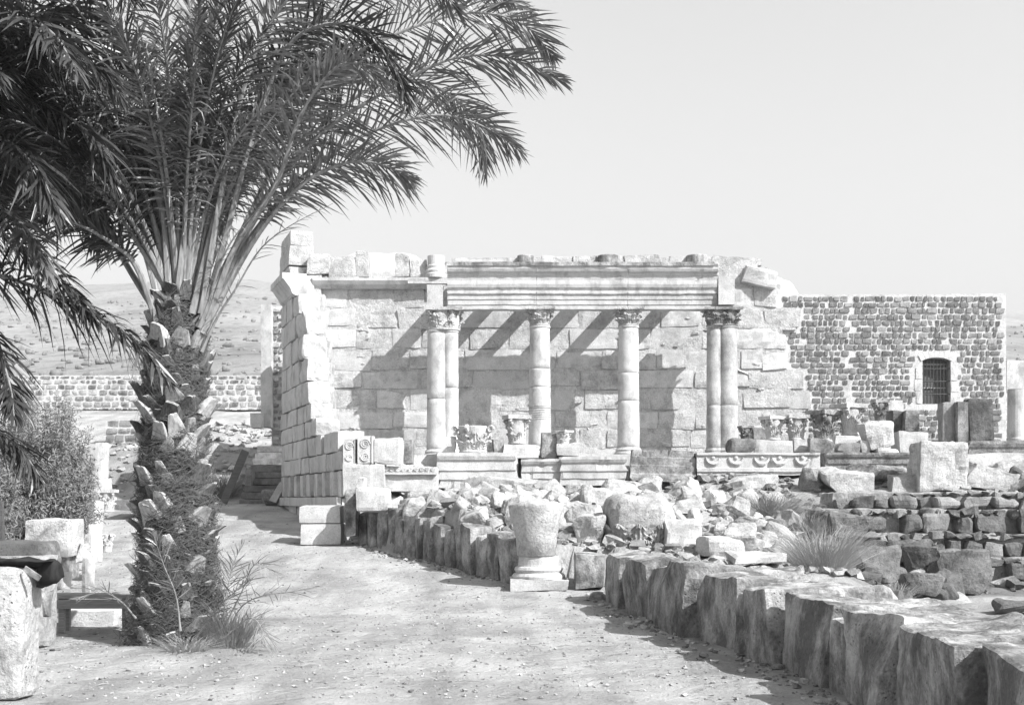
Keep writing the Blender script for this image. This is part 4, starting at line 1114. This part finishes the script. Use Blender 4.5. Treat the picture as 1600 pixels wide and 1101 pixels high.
def in_path():
    while True:
        Y = rnd.uniform(3.3, 6.2) ** 2; px = rnd.uniform(0, 1640); X = X_at(px, Y)
        if X < float(slab_x(np.array(Y))) - .05: return X, Y
joined_rubble('gravel', 4200, in_path, (.007, .036), [LIME_HEAP, LIME_HEAP, LIME_ROUGH, LIME_GREY, BASALT_PALE], 0, 'pebbles strewn over the trodden path')
V, F, b = [], [], 0
for _ in range(420):
    X, Y = in_path(); L = rnd.uniform(.04, .22); a = rnd.uniform(0, 6.3); z = gz(X, Y) + .012; w = rnd.uniform(.002, .005); bn_ = rnd.uniform(-.3, .3)
    for q in range(4):
        t = q / 3; cx_, cy_ = X + L * t * math.cos(a + bn_ * t), Y + L * t * math.sin(a + bn_ * t)
        V += [(cx_ - w * math.sin(a), cy_ + w * math.cos(a), z + .01 * math.sin(3 * t)), (cx_ + w * math.sin(a), cy_ - w * math.cos(a), z + .01 * math.sin(3 * t) + .004)]
        if q: F.append((b + 2 * q - 2, b + 2 * q - 1, b + 2 * q + 1, b + 2 * q))
    b += 8
obj('litter', mesh('litter', np.array(V), F, DRYGRASS), kind='stuff', label='dry twigs and leaf litter strewn over the path')
def by_kerb():
    k = rnd.uniform(9, 29); return float(slab_x(np.array(k))) - abs(rnd.gauss(.05, .25)), k
joined_rubble('kerb_gravel', 500, by_kerb, (.02, .08), [LIME, LIME_GREY, LIME_STAIN], 0, 'loose chips along the foot of the kerb slabs')
def far_bank():
    return X_at(rnd.uniform(150, 440), 44) , rnd.uniform(41, 50)
joined_rubble('bank_rubble', 500, far_bank, (.05, .3), [LIME_HEAP, LIME_GREY, LIME_HEAP], 0, 'white broken stone on the bank behind the stair')

# ================================================================== left foreground
def gblk(nm, x0, y0, x1, y1, Y, d, *a, **k):     # the photo's right-hand limit is the block's back right corner
    return blk(nm, x0, y0, max(x0 + 6, CX + (x1 - CX) * (Y + d) / Y), y1, Y, d, *a, **k)
gblk('stone_block', -80, 889, 64, 1100, 10.7, .5, LIME_HEAP, None, .06, .05, .02, .03, label='big sunlit white block at the left edge, nearest of all', cat='block', maxn=20, seed=3)
gblk('stone_block', -20, 871, 90, 1014, 14.7, .4, LIME_HEAP, None, .07, .04, .015, .03, label='white upright block close behind the nearest block at the left edge', cat='block', maxn=20, seed=8)
gblk('stone_block', 63, 925, 86, 965, 13.9, .3, LIME_GREY, None, .05, .06, .02, .03, 2, label='small grey stone wedged between the two white blocks at the left edge', cat='block')
# folded dark coat with a pale strap
V, Fc = stone(.86, .38, .11, .05, .05, .03, 4, .06, freq=6, maxn=18)
ct = obj('dark_coat', mesh('dark_coat', V, Fc, CLOTH, True), None, P(12, 880, 11.0) + Vector((0, 0, -.0)), label='dark folded coat lying on the nearest white block', cat='coat')
V, Fc = stone(.22, .25, .24, .04, .05, .03, 7, .06, freq=6); obj('hanging_sleeve', mesh('hanging_sleeve', V, Fc, CLOTH, True), ct, (.36, 0, -.08))
V, Fc = stone(.16, .02, .05, .05, .005, .003, 7); obj('label_tag', mesh('label_tag', rotm(V, 0, .6, 0), Fc, LIME_GREY), ct, (.30, -.24, -.07))
cb = gblk('carved_block', -30, 846, 96, 884, 17.5, .8, LIME_ROUGH, None, .07, .05, .02, .03, label='carved block with ring ornaments behind the coat at the left edge', cat='carved block')
for px in (45, 62):
    pts = [(X_at(px, 17.5) - cb.location.x + .065 * math.cos(q), -.41, .11 + .065 * math.sin(q)) for q in np.linspace(0, 2 * math.pi, 14)]
    V, F = tube(pts, .015, 5); obj('ring', mesh('ring', V, F, LIME_ROUGH), cb)
gblk('stone_block', 0, 884, 84, 960, 17.6, .7, LIME_GREY, None, .1, .04, .02, .03, label='grey block carrying the ring carved block at the left edge', cat='block')
gblk('altar_block', 38, 813, 130, 868, 21.5, .8, LIME_ROUGH, None, .08, .04, .02, .03, label='squared trough like block in front of the feathery shrub', cat='block')
gblk('stone_block', 42, 866, 126, 905, 21.6, .7, LIME_GREY, None, .1, .04, .02, .03, label='low grey block under the trough like block by the shrub', cat='block')
gblk('stone_block', 88, 897, 113, 922, 19.5, .5, LIME, None, .07, .03, .015, .03, label='small pale block just behind the wooden bench', cat='block')
gblk('stone_block', 128, 872, 146, 932, 19.0, .5, LIME, None, .07, .02, .012, .02, label='slim upright white block behind the middle of the bench', cat='block')
gblk('stone_block', 138, 818, 158, 880, 22.5, .6, LIME, None, .07, .03, .012, .02, label='upright white block in the row left of the palm, second from the bench', cat='block')
gblk('stone_block', 142, 782, 160, 830, 26.5, .6, LIME, None, .07, .03, .012, .02, label='upright white block in the row left of the palm, third from the bench', cat='block')
gblk('rock', 120, 850, 144, 876, 19.4, .4, LIME_ROUGH, None, .06, .06, .03, .05, 3, label='jagged white rock on the slim upright block behind the bench', cat='rock')
gblk('column_drum', 148, 691, 171, 746, 33.5, .4, LIME_SMOOTH, None, .1, .03, .006, .01, label='pale square pillar fragment beside the shrub', cat='pillar')
gblk('pillar_base', 146, 746, 176, 768, 33.4, .5, LIME_SMOOTH, None, .1, .03, .006, .01, label='pale block under the square pillar fragment beside the shrub', cat='block')
capital('small carved capital below the square pillar fragment left of the palm', 154, 764, 183, 800, 30.0, LIME, 23, .1)
capital('leafy stump on the path left of the palm trunk', 158, 830, 178, 862, 23.5, LIME, 24, .0, abacus=False)
gblk('stone_platform', 178, 780, 235, 797, 33.5, 1.6, BASALT, None, .3, .02, .01, .01, label='dark low stepped slab left of the palm trunk', cat='slab')
gblk('stone_post', -14, 782, 8, 850, 19.0, .12, WOOD, None, .3, .01, .005, .01, label='wooden post at the left edge in front of the shrub', cat='post')
gblk('kerb_block', 92, 953, 193, 981, 17.2, .4, LIME, None, .08, .02, .01, .02, label='long low white stone under the bench', cat='block')
# bench
be = thing('wooden_bench', 'weathered plank bench left of the palm trunk', 'bench', (X_at(150, 16.6), 16.6, gz(X_at(150, 16.6), 16.6)))
V, Fc = stone(1.15, .16, .05, .2, .008, .003, 1); obj('seat_plank', mesh('seat_plank', V, Fc, WOOD), be, (.0, .12, .47)); obj('seat_plank', bpy.data.meshes[-1] if False else mesh('seat_plank', V, Fc, WOOD), be, (0.02, -.06, .465))
V, Fc = stone(1.12, .04, .12, .2, .008, .003, 2); obj('rail', mesh('rail', V, Fc, WOOD), be, (0, -.13, .37))
for sx in (-.42, .40):
    V, Fc = stone(.08, .07, .46, .2, .008, .003, 3); obj('leg', mesh('leg', V, Fc, WOOD), be, (sx, -.06, .22))
    V, Fc = stone(.08, .07, .46, .2, .008, .003, 3); obj('leg', mesh('leg', V, Fc, WOOD), be, (sx, .14, .22))

# ================================================================== palms
def catmull(pts, n):
    pts = [np.array(p, float) for p in pts]
    pts = [2 * pts[0] - pts[1]] + pts + [2 * pts[-1] - pts[-2]]
    out = []; m = len(pts) - 3
    for k in range(n + 1):
        u = k / n * m; i = min(int(u), m - 1); t = u - i
        a, b, c, d = pts[i:i + 4]
        out.append(.5 * ((2 * b) + (-a + c) * t + (2 * a - 5 * b + 4 * c - d) * t * t + (-a + 3 * b - 3 * c + d) * t ** 3))
    return np.array(out)
def frond_mesh(pts, nleaf=85, L=.5, wd=.026, r0=.04, t0=.2, seed=0, droop=.5, mats=None, spread=1.0, n=26, twist=0., tipcut=1.0):
    R = np.random.default_rng(seed)
    C = catmull(pts, n); A = Acc()
    ts = np.linspace(0, 1, n + 1)
    rad = r0 * (1 - .88 * ts ** .8) ; rad[0] *= 1.25
    V, F = tube(C, rad, 6); A.add(V, F, 0)
    T = np.gradient(C, axis=0); T /= np.linalg.norm(T, axis=1, keepdims=True)
    # leaflets
    LV, LF = [], []; base = 0
    for s in (-1, 1):
        for k in range(nleaf):
            t = t0 + (tipcut - t0) * (k + R.uniform(-.3, .3)) / nleaf
            t = min(max(t, t0), .995); u = t * n; i = min(int(u), n - 1); f = u - i
            p = C[i] * (1 - f) + C[i + 1] * f; tt = T[i] * (1 - f) + T[i + 1] * f; tt /= np.linalg.norm(tt)
            up = np.array([0, 0, 1.]) if abs(tt[2]) < .93 else np.array([0, -1., .3])
            S = np.cross(tt, up); S /= np.linalg.norm(S) + 1e-9; Nn = np.cross(S, tt)
            if twist: S, Nn = S * math.cos(twist) + Nn * math.sin(twist), Nn * math.cos(twist) - S * math.sin(twist)
            q = (t - t0) / (1 - t0)
            a = math.radians(62 - 38 * q + R.uniform(-15, 15)) * spread
            bq = math.radians(R.choice([6, 38, -22]) + R.uniform(-14, 14))
            if R.uniform() < .05: continue
            bend = R.normal(0, .10, 3)
            d = tt * math.cos(a) + (S * s * math.cos(bq) + Nn * math.sin(bq)) * math.sin(a)
            ln = L * (.45 + .75 * math.sin(math.pi * min(1, q * .85 + .12))) * R.uniform(.82, 1.1) * (1 - .45 * max(0, q - .8) / .2)
            if q < .12: ln *= .45 + q * 4
            wv = np.cross(d, Nn + R.normal(0, .5, 3)); wv /= np.linalg.norm(wv) + 1e-9
            g = droop * R.uniform(.5, 1.3)
            for j, (ss, ww) in enumerate(((0, .45), (.35, 1.), (.7, .8), (1., .04))):
                c = p + d * ln * ss + (np.array([0, 0, -g]) + bend) * ln * ss * ss
                LV.append(c - wv * wd * ww / 2); LV.append(c + wv * wd * ww / 2)
                if j: LF.append((base + 2 * j - 2, base + 2 * j - 1, base + 2 * j + 1, base + 2 * j))
            base += 8
    A.add(np.array(LV), LF, 1)
    return A
def frond(parent, pts, mats, name='frond', **kw):
    loc = parent.location
    pts = [np.array(p) - np.array(loc) for p in pts]
    A = frond_mesh(pts, **kw)
    return obj(name, A.mesh(name, mats), parent)

PYm = 15.2
pal = thing('date_palm', 'stout date palm with shaggy trunk full of cut leaf bases and arching fronds', 'palm tree', (X_at(278, PYm), PYm, gz(X_at(278, PYm), PYm) - .02))
pl = pal.location
ppm = PYm / F_PX
prof_t = [(1010, 278, 150), (985, 280, 150), (940, 278, 128), (900, 277, 118), (850, 277, 112), (800, 276, 108), (740, 273, 104), (690, 273, 96), (640, 274, 94), (590, 275, 92), (540, 276, 84), (500, 280, 72), (470, 284, 56), (450, 284, 30)]
def trunk_at(z):
    py = HOR - (z + pl.z - EYE) * F_PX / PYm
    ys = [a[0] for a in prof_t][::-1]
    return (np.interp(py, ys, [a[1] for a in prof_t][::-1]) - 278) * ppm, np.interp(py, ys, [a[2] for a in prof_t][::-1]) * ppm / 2
Htr = Z_at(452, PYm) - pl.z
V, F = [], []
nr, na = 60, 28
for k in range(nr + 1):
    z = Htr * k / nr; cx, r = trunk_at(z)
    for i in range(na):
        a = 2 * math.pi * i / na; V.append((cx + r * .82 * math.cos(a), r * .82 * math.sin(a), z))
for k in range(nr):
    for i in range(na):
        j = (i + 1) % na; F.append((k * na + i, k * na + j, (k + 1) * na + j, (k + 1) * na + i))
V = np.array(V); V[:, :2] *= (1 + .06 * fbm(V * 6, 3, 2))[:, None]
obj('trunk', mesh('trunk', V, F, CORE, True), pal)
# cut leaf bases
boots = []
for k in range(7):
    w, d, h = .165 + .03 * (k % 3), .10, .19 + .035 * (k % 4)
    V, Fc = stone(1, 1, 1, .25, .12, .03, 60 + k, .08, 1, maxn=4)
    z = V[:, 2] + .5
    V = np.stack([V[:, 0] * w * (1.35 - .75 * z), V[:, 1] * d * (1.1 - .4 * z), z * h], -1)
    V[:, 1] -= (.05 + .02 * k) * z ** 1.4
    cen = np.array([V[list(f)].mean(0)[2] for f in Fc])
    boots.append(mesh('leaf_base', V, Fc, [BOOT, BOOT_CUT], False, (cen > h * (.88)).astype(int)))
    boots.append(mesh('leaf_base', V, Fc, [BOOT_CUT, BOOT_CUT], False, (cen > h * (.88)).astype(int)))
nb = 0; z = .03; row = 0
while z < Htr - .15 and nb < 290:
    cx, r = trunk_at(z)
    for k in range(9):
        a = k / 9 * 2 * math.pi + row * .42 + rnd.uniform(-.16, .16)
        if rnd.random() < .16: continue
        pale = rnd.random() < (.42 if z < 2.8 else .15)
        o = obj('leaf_base', boots[rnd.randrange(7) * 2 + (1 if pale else 0)], pal, (cx + r * .84 * math.cos(a), r * .84 * math.sin(a), z + rnd.uniform(-.05, .05)),
                (rnd.uniform(-.1, .2), rnd.uniform(-.35, .35), a + math.pi / 2 + rnd.uniform(-.2, .2)))
        s_ = rnd.uniform(.55, 1.15); o.scale = (s_, s_ * 1.1, s_ * rnd.uniform(.8, 1.15)); nb += 1
    z += .138; row += 1
# fibre
def fibres(n, seed, zr, rmul=(.86, 1.12), ln=(.10, .34), wd=.006):
    R = np.random.default_rng(seed); V, F = [], []; b = 0
    for _ in range(n):
        z = R.uniform(*zr); a = R.uniform(0, 2 * math.pi); cx, r = trunk_at(z); rr = r * R.uniform(*rmul)
        L = R.uniform(*ln); th_ = R.uniform(0, 2 * math.pi); da = .8 * math.cos(th_) * L / r; dz = math.sin(th_) * L; cur = R.normal(0, .35); bulge = R.uniform(0, .06)
        for j in range(5):
            t = j / 4; aa = a + da * t + cur * t * t; q = rr + bulge * math.sin(math.pi * t)
            c = np.array([cx + q * math.cos(aa), q * math.sin(aa), max(.01, z + dz * t + .10 * cur * math.sin(3 * t))])
            w = wd * (1 - .7 * t); V += [c + (0, 0, w), c - (0, 0, w)]
            if j: F.append((b + 2 * j - 2, b + 2 * j - 1, b + 2 * j + 1, b + 2 * j))
        b += 10
    return np.array(V), F
V, F = fibres(13000, 2, (.02, Htr - .1), (.84, 1.08), (.12, .45), .0045); obj('fibre', mesh('fibre', V, F, FIBRE), pal, kind='stuff')
V, F = fibres(1300, 3, (.02, Htr * .62), (.98, 1.22), (.12, .4), .004); obj('loose_fibre', mesh('loose_fibre', V, F, BOOT), pal, kind='stuff')

LM, LD, LR = [RACHIS, LEAF], [RACHIS, LEAF_DARK], [RACHIS, LEAF_DRY]
def tr(pts, Y0, Y1, **kw):
    n = len(pts)
    return [P(a, b, Y0 + (Y1 - Y0) * (k / (n - 1)) ** 1.3) for k, (a, b) in enumerate(pts)]
traced = [  # pixel polyline, end depth, material, length of leaflets, count
    ([(312, 512), (350, 420), (410, 315), (500, 210), (600, 145), (700, 94), (790, 90), (880, 128)], 14.2, LM, .62, 95),
    ([(318, 500), (370, 380), (450, 220), (540, 100), (640, 45), (740, 20), (820, 40), (866, 92)], 15.8, LM, .60, 90),
    ([(315, 520), (380, 390), (450, 300), (525, 235), (610, 195), (690, 180), (760, 200), (815, 238)], 15.2, LM, .55, 85),
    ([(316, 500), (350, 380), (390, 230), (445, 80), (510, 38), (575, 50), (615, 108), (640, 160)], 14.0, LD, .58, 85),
    ([(318, 515), (400, 370), (470, 290), (540, 255), (600, 258), (645, 285)], 14.4, LM, .52, 70),
    ([(318, 505), (400, 340), (500, 200), (600, 130), (690, 140), (745, 200), (760, 270)], 16.5, LM, .55, 75),
    ([(300, 490), (360, 330), (430, 150), (520, 20), (620, -40), (740, -30), (830, 20)], 16.4, LM, .6, 85),
    ([(300, 490), (345, 300), (390, 120), (460, -20), (560, -70), (660, -40), (720, 20)], 14.6, LM, .6, 85),
    ([(275, 480), (290, 350), (315, 200), (330, 60), (360, -60), (420, -140)], 14.0, LM, .5, 80),
    ([(290, 470), (300, 330), (310, 180), (300, 40), (280, -100)], 15.6, LM, .5, 80),
    ([(265, 480), (255, 340), (235, 200), (205, 80), (150, -30), (90, -80)], 14.0, LD, .55, 80),
    ([(255, 500), (225, 390), (180, 280), (120, 170), (50, 80), (-30, 30)], 14.2, LM, .55, 80),
    ([(250, 520), (215, 420), (175, 380), (110, 345), (40, 330), (-30, 350)], 13.8, LD, .5, 85),
    ([(262, 500), (215, 350), (150, 230), (80, 160), (0, 130), (-70, 140)], 14.6, LD, .55, 80),
    ([(315, 490), (340, 330), (370, 180), (410, 60), (470, -20), (560, -60)], 14.0, LM, .52, 80),
    ([(325, 500), (365, 390), (430, 290), (470, 180), (520, 110), (560, 100), (600, 130)], 13.6, LM, .5, 80),
    ([(245, 490), (190, 400), (140, 300), (80, 240), (10, 220), (-60, 240)], 16.0, LD, .5, 80),
]
for k, (pp, Y1, mt, L, nl) in enumerate(traced):
    pts = tr(pp, PYm + (.25 if Y1 > PYm else -.2), Y1)
    frond(pal, pts, mt, nleaf=nl + 25, L=L * .98, r0=.045, t0=.25, seed=k, droop=.24, n=28, wd=.025, twist=(.95 if k % 3 else .7) if pp[-1][0] > pp[0][0] else -.7)
# two thin almost bare stems on the right
for k, pp in enumerate([[(315, 549), (340, 495), (369, 450), (406, 390), (453, 353), (520, 318)], [(318, 520), (335, 440), (360, 380), (400, 330), (440, 280)]]):
    frond(pal, tr(pp, PYm - .2, 14.4), LR, nleaf=26, L=.22, wd=.012, r0=.02, t0=.15, seed=70 + k, droop=.3, n=18)
def random_fronds(parent, c, cnt, seed, azr, elr, Lr, mats, **kw):
    R = random.Random(seed)
    for k in range(cnt):
        a = math.radians(R.uniform(*azr)); e0 = math.radians(R.uniform(*elr)); L = R.uniform(*Lr)
        d = np.array([math.cos(a), math.sin(a), 0]); p = np.array(c) + d * .12; pts = [p]; e = e0; bend = R.uniform(.10, .2)
        for j in range(6):
            p = p + (d * math.cos(e) + np.array([0, 0, math.sin(e)])) * L / 6; pts.append(p); e -= bend * (.5 + j * .32)
        frond(parent, pts, mats[R.randrange(len(mats))], seed=seed * 100 + k, **kw)
cr = P(284, 475, PYm)
random_fronds(pal, cr, 22, 5, (70, 235), (52, 86), (3.2, 4.6), [LM, LD, LD], nleaf=90, L=.55, t0=.2, droop=.3, n=22, wd=.026, twist=.4)
random_fronds(pal, cr, 9, 6, (230, 320), (70, 84), (3.4, 4.2), [LM, LD], nleaf=85, L=.5, t0=.3, droop=.35, n=22, wd=.024, twist=-.4)
random_fronds(pal, cr, 5, 12, (150, 400), (60, 80), (2.8, 3.8), [LR], nleaf=60, L=.42, t0=.25, droop=.6, n=22, wd=.02, twist=.6)
random_fronds(pal, cr, 7, 8, (-30, 60), (66, 82), (3.4, 4.3), [LM], nleaf=85, L=.5, t0=.3, droop=.3, n=22, wd=.025, twist=.8)

# second palm beyond the left edge whose crown hangs into the picture
p2 = thing('date_palm', 'second palm outside the left edge, its dark fronds hanging into the upper left corner', 'palm tree', (X_at(-190, 14.5), 14.5, -.05))
A = Acc()
V, F = lathe([(.42, 0), (.36, .6), (.33, 3), (.30, 4.6), (.2, 4.9)], 20, .05, 3); A.add(V, F)
obj('trunk', A.mesh('trunk', CORE, True), p2)
c2 = P(-190, 330, 14.5)
z = .1; row = 0
while z < 4.8:
    rr = float(np.interp(z, [0, .6, 3, 4.6, 4.9], [.42, .36, .33, .30, .2]))
    for k in range(6):
        a = k / 6 * 2 * math.pi + row * .5 + rnd.uniform(-.1, .1)
        o = obj('leaf_base', boots[rnd.randrange(7) * 2 + (rnd.random() < .3)], p2, (rr * .9 * math.cos(a), rr * .9 * math.sin(a), z), (0, rnd.uniform(-.2, .2), a + math.pi / 2)); o.scale = (1.25, 1.2, 1.2)
    z += .17; row += 1
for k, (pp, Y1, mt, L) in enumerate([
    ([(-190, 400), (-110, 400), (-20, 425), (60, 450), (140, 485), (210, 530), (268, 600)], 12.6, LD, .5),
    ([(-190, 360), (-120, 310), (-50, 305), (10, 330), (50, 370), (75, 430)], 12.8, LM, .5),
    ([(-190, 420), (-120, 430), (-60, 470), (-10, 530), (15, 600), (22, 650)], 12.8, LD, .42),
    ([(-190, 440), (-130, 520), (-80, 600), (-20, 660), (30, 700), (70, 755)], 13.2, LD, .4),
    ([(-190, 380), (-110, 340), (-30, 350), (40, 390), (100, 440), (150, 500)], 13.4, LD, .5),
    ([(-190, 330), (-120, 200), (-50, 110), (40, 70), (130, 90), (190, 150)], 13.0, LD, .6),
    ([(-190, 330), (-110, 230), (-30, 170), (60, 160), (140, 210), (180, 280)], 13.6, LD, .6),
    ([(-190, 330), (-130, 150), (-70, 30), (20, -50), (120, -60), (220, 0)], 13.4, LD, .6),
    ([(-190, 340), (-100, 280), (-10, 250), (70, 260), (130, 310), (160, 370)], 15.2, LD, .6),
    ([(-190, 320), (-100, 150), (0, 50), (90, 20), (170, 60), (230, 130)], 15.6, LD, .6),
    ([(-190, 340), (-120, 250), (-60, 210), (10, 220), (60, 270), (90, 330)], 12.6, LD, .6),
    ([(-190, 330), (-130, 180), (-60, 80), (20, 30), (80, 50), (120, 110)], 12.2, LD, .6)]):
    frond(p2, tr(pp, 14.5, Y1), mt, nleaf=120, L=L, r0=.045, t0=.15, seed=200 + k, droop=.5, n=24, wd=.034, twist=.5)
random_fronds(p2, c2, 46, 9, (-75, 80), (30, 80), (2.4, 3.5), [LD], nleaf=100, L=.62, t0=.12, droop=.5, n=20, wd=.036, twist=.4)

# small offshoots and weeds at the foot of the palm
for k, (pp, Y0, Y1) in enumerate([
    ([(345, 1000), (352, 940), (362, 890), (378, 848)], 14.9, 14.6), ([(350, 1005), (375, 950), (410, 930), (450, 925), (500, 915)], 14.9, 14.3),
    ([(340, 1000), (375, 930), (400, 880), (440, 905)], 14.7, 14.2), ([(282, 985), (275, 930), (255, 880), (238, 830)], 14.4, 14.2),
    ([(212, 965), (190, 940), (160, 925), (115, 935)], 14.6, 13.9), ([(345, 1000), (390, 965), (410, 985), (408, 1005)], 14.6, 14.2), ([(300, 1005), (330, 960), (360, 930), (392, 905)], 14.5, 14.1)]):
    frond(pal, tr(pp, Y0, Y1), [RACHIS, LEAF_DRY] if k % 3 else LM, name='offshoot_frond', nleaf=26, L=.26, wd=.012, r0=.012, t0=.2, seed=300 + k, droop=.1, n=14)
def tuft(name, label, c, r, h, n, mat, seed, cat='plant', wd=.006, lean=.6):
    R = np.random.default_rng(seed); V, F = [], []; b = 0
    for _ in range(n):
        a = R.uniform(0, 2 * math.pi); q = r * .45 * math.sqrt(R.uniform()); hh = h * R.uniform(.4, 1.1); ln = R.normal(0, lean) ; a2 = R.uniform(0, 2 * math.pi)
        p = np.array([q * math.cos(a), q * math.sin(a), -.03]); dx = r * (.6 * math.cos(a) + .6 * abs(ln) * math.cos(a2)); dy = r * (.6 * math.sin(a) + .6 * abs(ln) * math.sin(a2))
        kk = R.normal(0, .16 * r, 3)
        for j in range(4):
            t = j / 3; cc = p + np.array([dx * t ** 1.5, dy * t ** 1.5, hh * (t - .25 * t * t)]) + kk * t * (1 - .7 * t) * 2; w = wd * (1 - .8 * t)
            V += [cc + (w, 0, 0), cc - (w, 0, 0)]
            if j: F.append((b + 2 * j - 2, b + 2 * j - 1, b + 2 * j + 1, b + 2 * j))
        b += 8
    return obj(name, mesh(name, np.array(V), F, mat), None, c, label=label, cat=cat)
def gp(px, Y): x = X_at(px, Y); return Vector((x, Y, gz(x, Y)))
tuft('dry_weed', 'tangled dry weeds at the right foot of the palm trunk', gp(360, 14.8), .42, .6, 700, DRYGRASS, 1)
tuft('dry_weed', 'low dry weeds in front of the palm trunk', gp(292, 14.45), .45, .22, 420, DRYGRASS, 2)
tuft('dry_bush', 'large dry spiky bush on the slope right of the near kerb row', gp(1285, 19.2) + Vector((0, 0, -.05)), .75, .85, 1500, DRYGRASS, 3, 'bush', .004)
tuft('dry_bush', 'pale dry grass bush on the bank below the garland frieze', gp(1200, 26.6), 1.0, .62, 1700, DRYGRASS, 4, 'bush', .005)
tuft('dry_bush', 'dry grass bush between the frieze bank and the terrace wall', gp(1262, 25.6), .8, .55, 1000, DRYGRASS, 5, 'bush', .005)
tuft('dry_bush', 'small dry bush beside the big rounded basalt boulder', gp(1400, 20.6), .35, .35, 400, DRYGRASS, 6, 'bush', .004)
tuft('dry_bush', 'dark leafy weed behind the palm on the shaded bank', gp(345, 40.8), .8, 1.0, 700, SHRUB, 7, 'bush', .012)
# feathery shrub
def shrub(c, Wd, H, label, seed, nb=60, nl=150):
    R = np.random.default_rng(seed)
    t = thing('feathery_shrub', label, 'shrub', c)
    S = Acc(); V, F = [], []; b = 0
    for k in range(nb):
        a = R.uniform(0, 2 * math.pi); rr = Wd / 2 * math.sqrt(R.uniform(.0, 1)); top = H * R.uniform(.35, 1.0) * (1 - .35 * (rr / (Wd / 2)) ** 2)
        p0 = np.array([.15 * rr * math.cos(a), .15 * rr * math.sin(a), 0]); p1 = np.array([.7 * rr * math.cos(a), .7 * rr * math.sin(a), top * .55]); p2_ = np.array([rr * math.cos(a), rr * math.sin(a), top])
        C = catmull([p0, p1, p2_], 8); TV, TF = tube(C, np.linspace(.018, .004, 9), 4); S.add(TV, TF)
        for _ in range(nl):
            u = R.uniform(.18, 1) * 8; i = min(int(u), 7); p = C[i] + (C[i + 1] - C[i]) * (u - i) + R.normal(0, .07, 3)
            d = R.normal(0, 1, 3) + np.array([0, 0, .35]); d /= np.linalg.norm(d); L = R.uniform(.06, .17)
            w = np.cross(d, R.normal(0, 1, 3)); w = w / np.linalg.norm(w) * .0105
            e = p + d * L + np.array([0, 0, -.25 * L])
            V += [p - w * .6, p + w * .6, (p + e) / 2 + w + (0, 0, .01), (p + e) / 2 - w + (0, 0, .01), e]
            F += [(b, b + 1, b + 2, b + 3), (b + 3, b + 2, b + 4)]; b += 5
    obj('stem', S.mesh('stems', TWIG), t); obj('foliage', mesh('foliage', np.array(V), F, SHRUB), t)
shrub(gp(52, 25.5), 2.7, 3.7, 'feathery pale shrub left of the palm behind the trough like block', 4, 190, 330)
shrub(gp(-30, 24.0), 1.8, 2.6, 'feathery shrub cut by the left edge behind the wooden post', 5, 80, 200)

# ================================================================== haze
hz = mesh('haze', *(lambda s: (s[0] * np.array([1400, 1300, 116]) , s[1]))(box_topo(1, 1, 1)))
hm = bpy.data.materials.new('haze'); hm.use_nodes = True
hn = hm.node_tree; hn.nodes.clear()
ho = hn.nodes.new('ShaderNodeOutputMaterial'); pv = hn.nodes.new('ShaderNodeVolumePrincipled')
pv.inputs['Color'].default_value = (.95, .95, .95, 1); pv.inputs['Density'].default_value = .00055; pv.inputs['Anisotropy'].default_value = .2
hn.links.new(pv.outputs['Volume'], ho.inputs['Volume'])
hz.materials.append(hm)
HAZE = True
if HAZE: obj('haze', hz, None, (0, 1250, 110), kind='stuff')
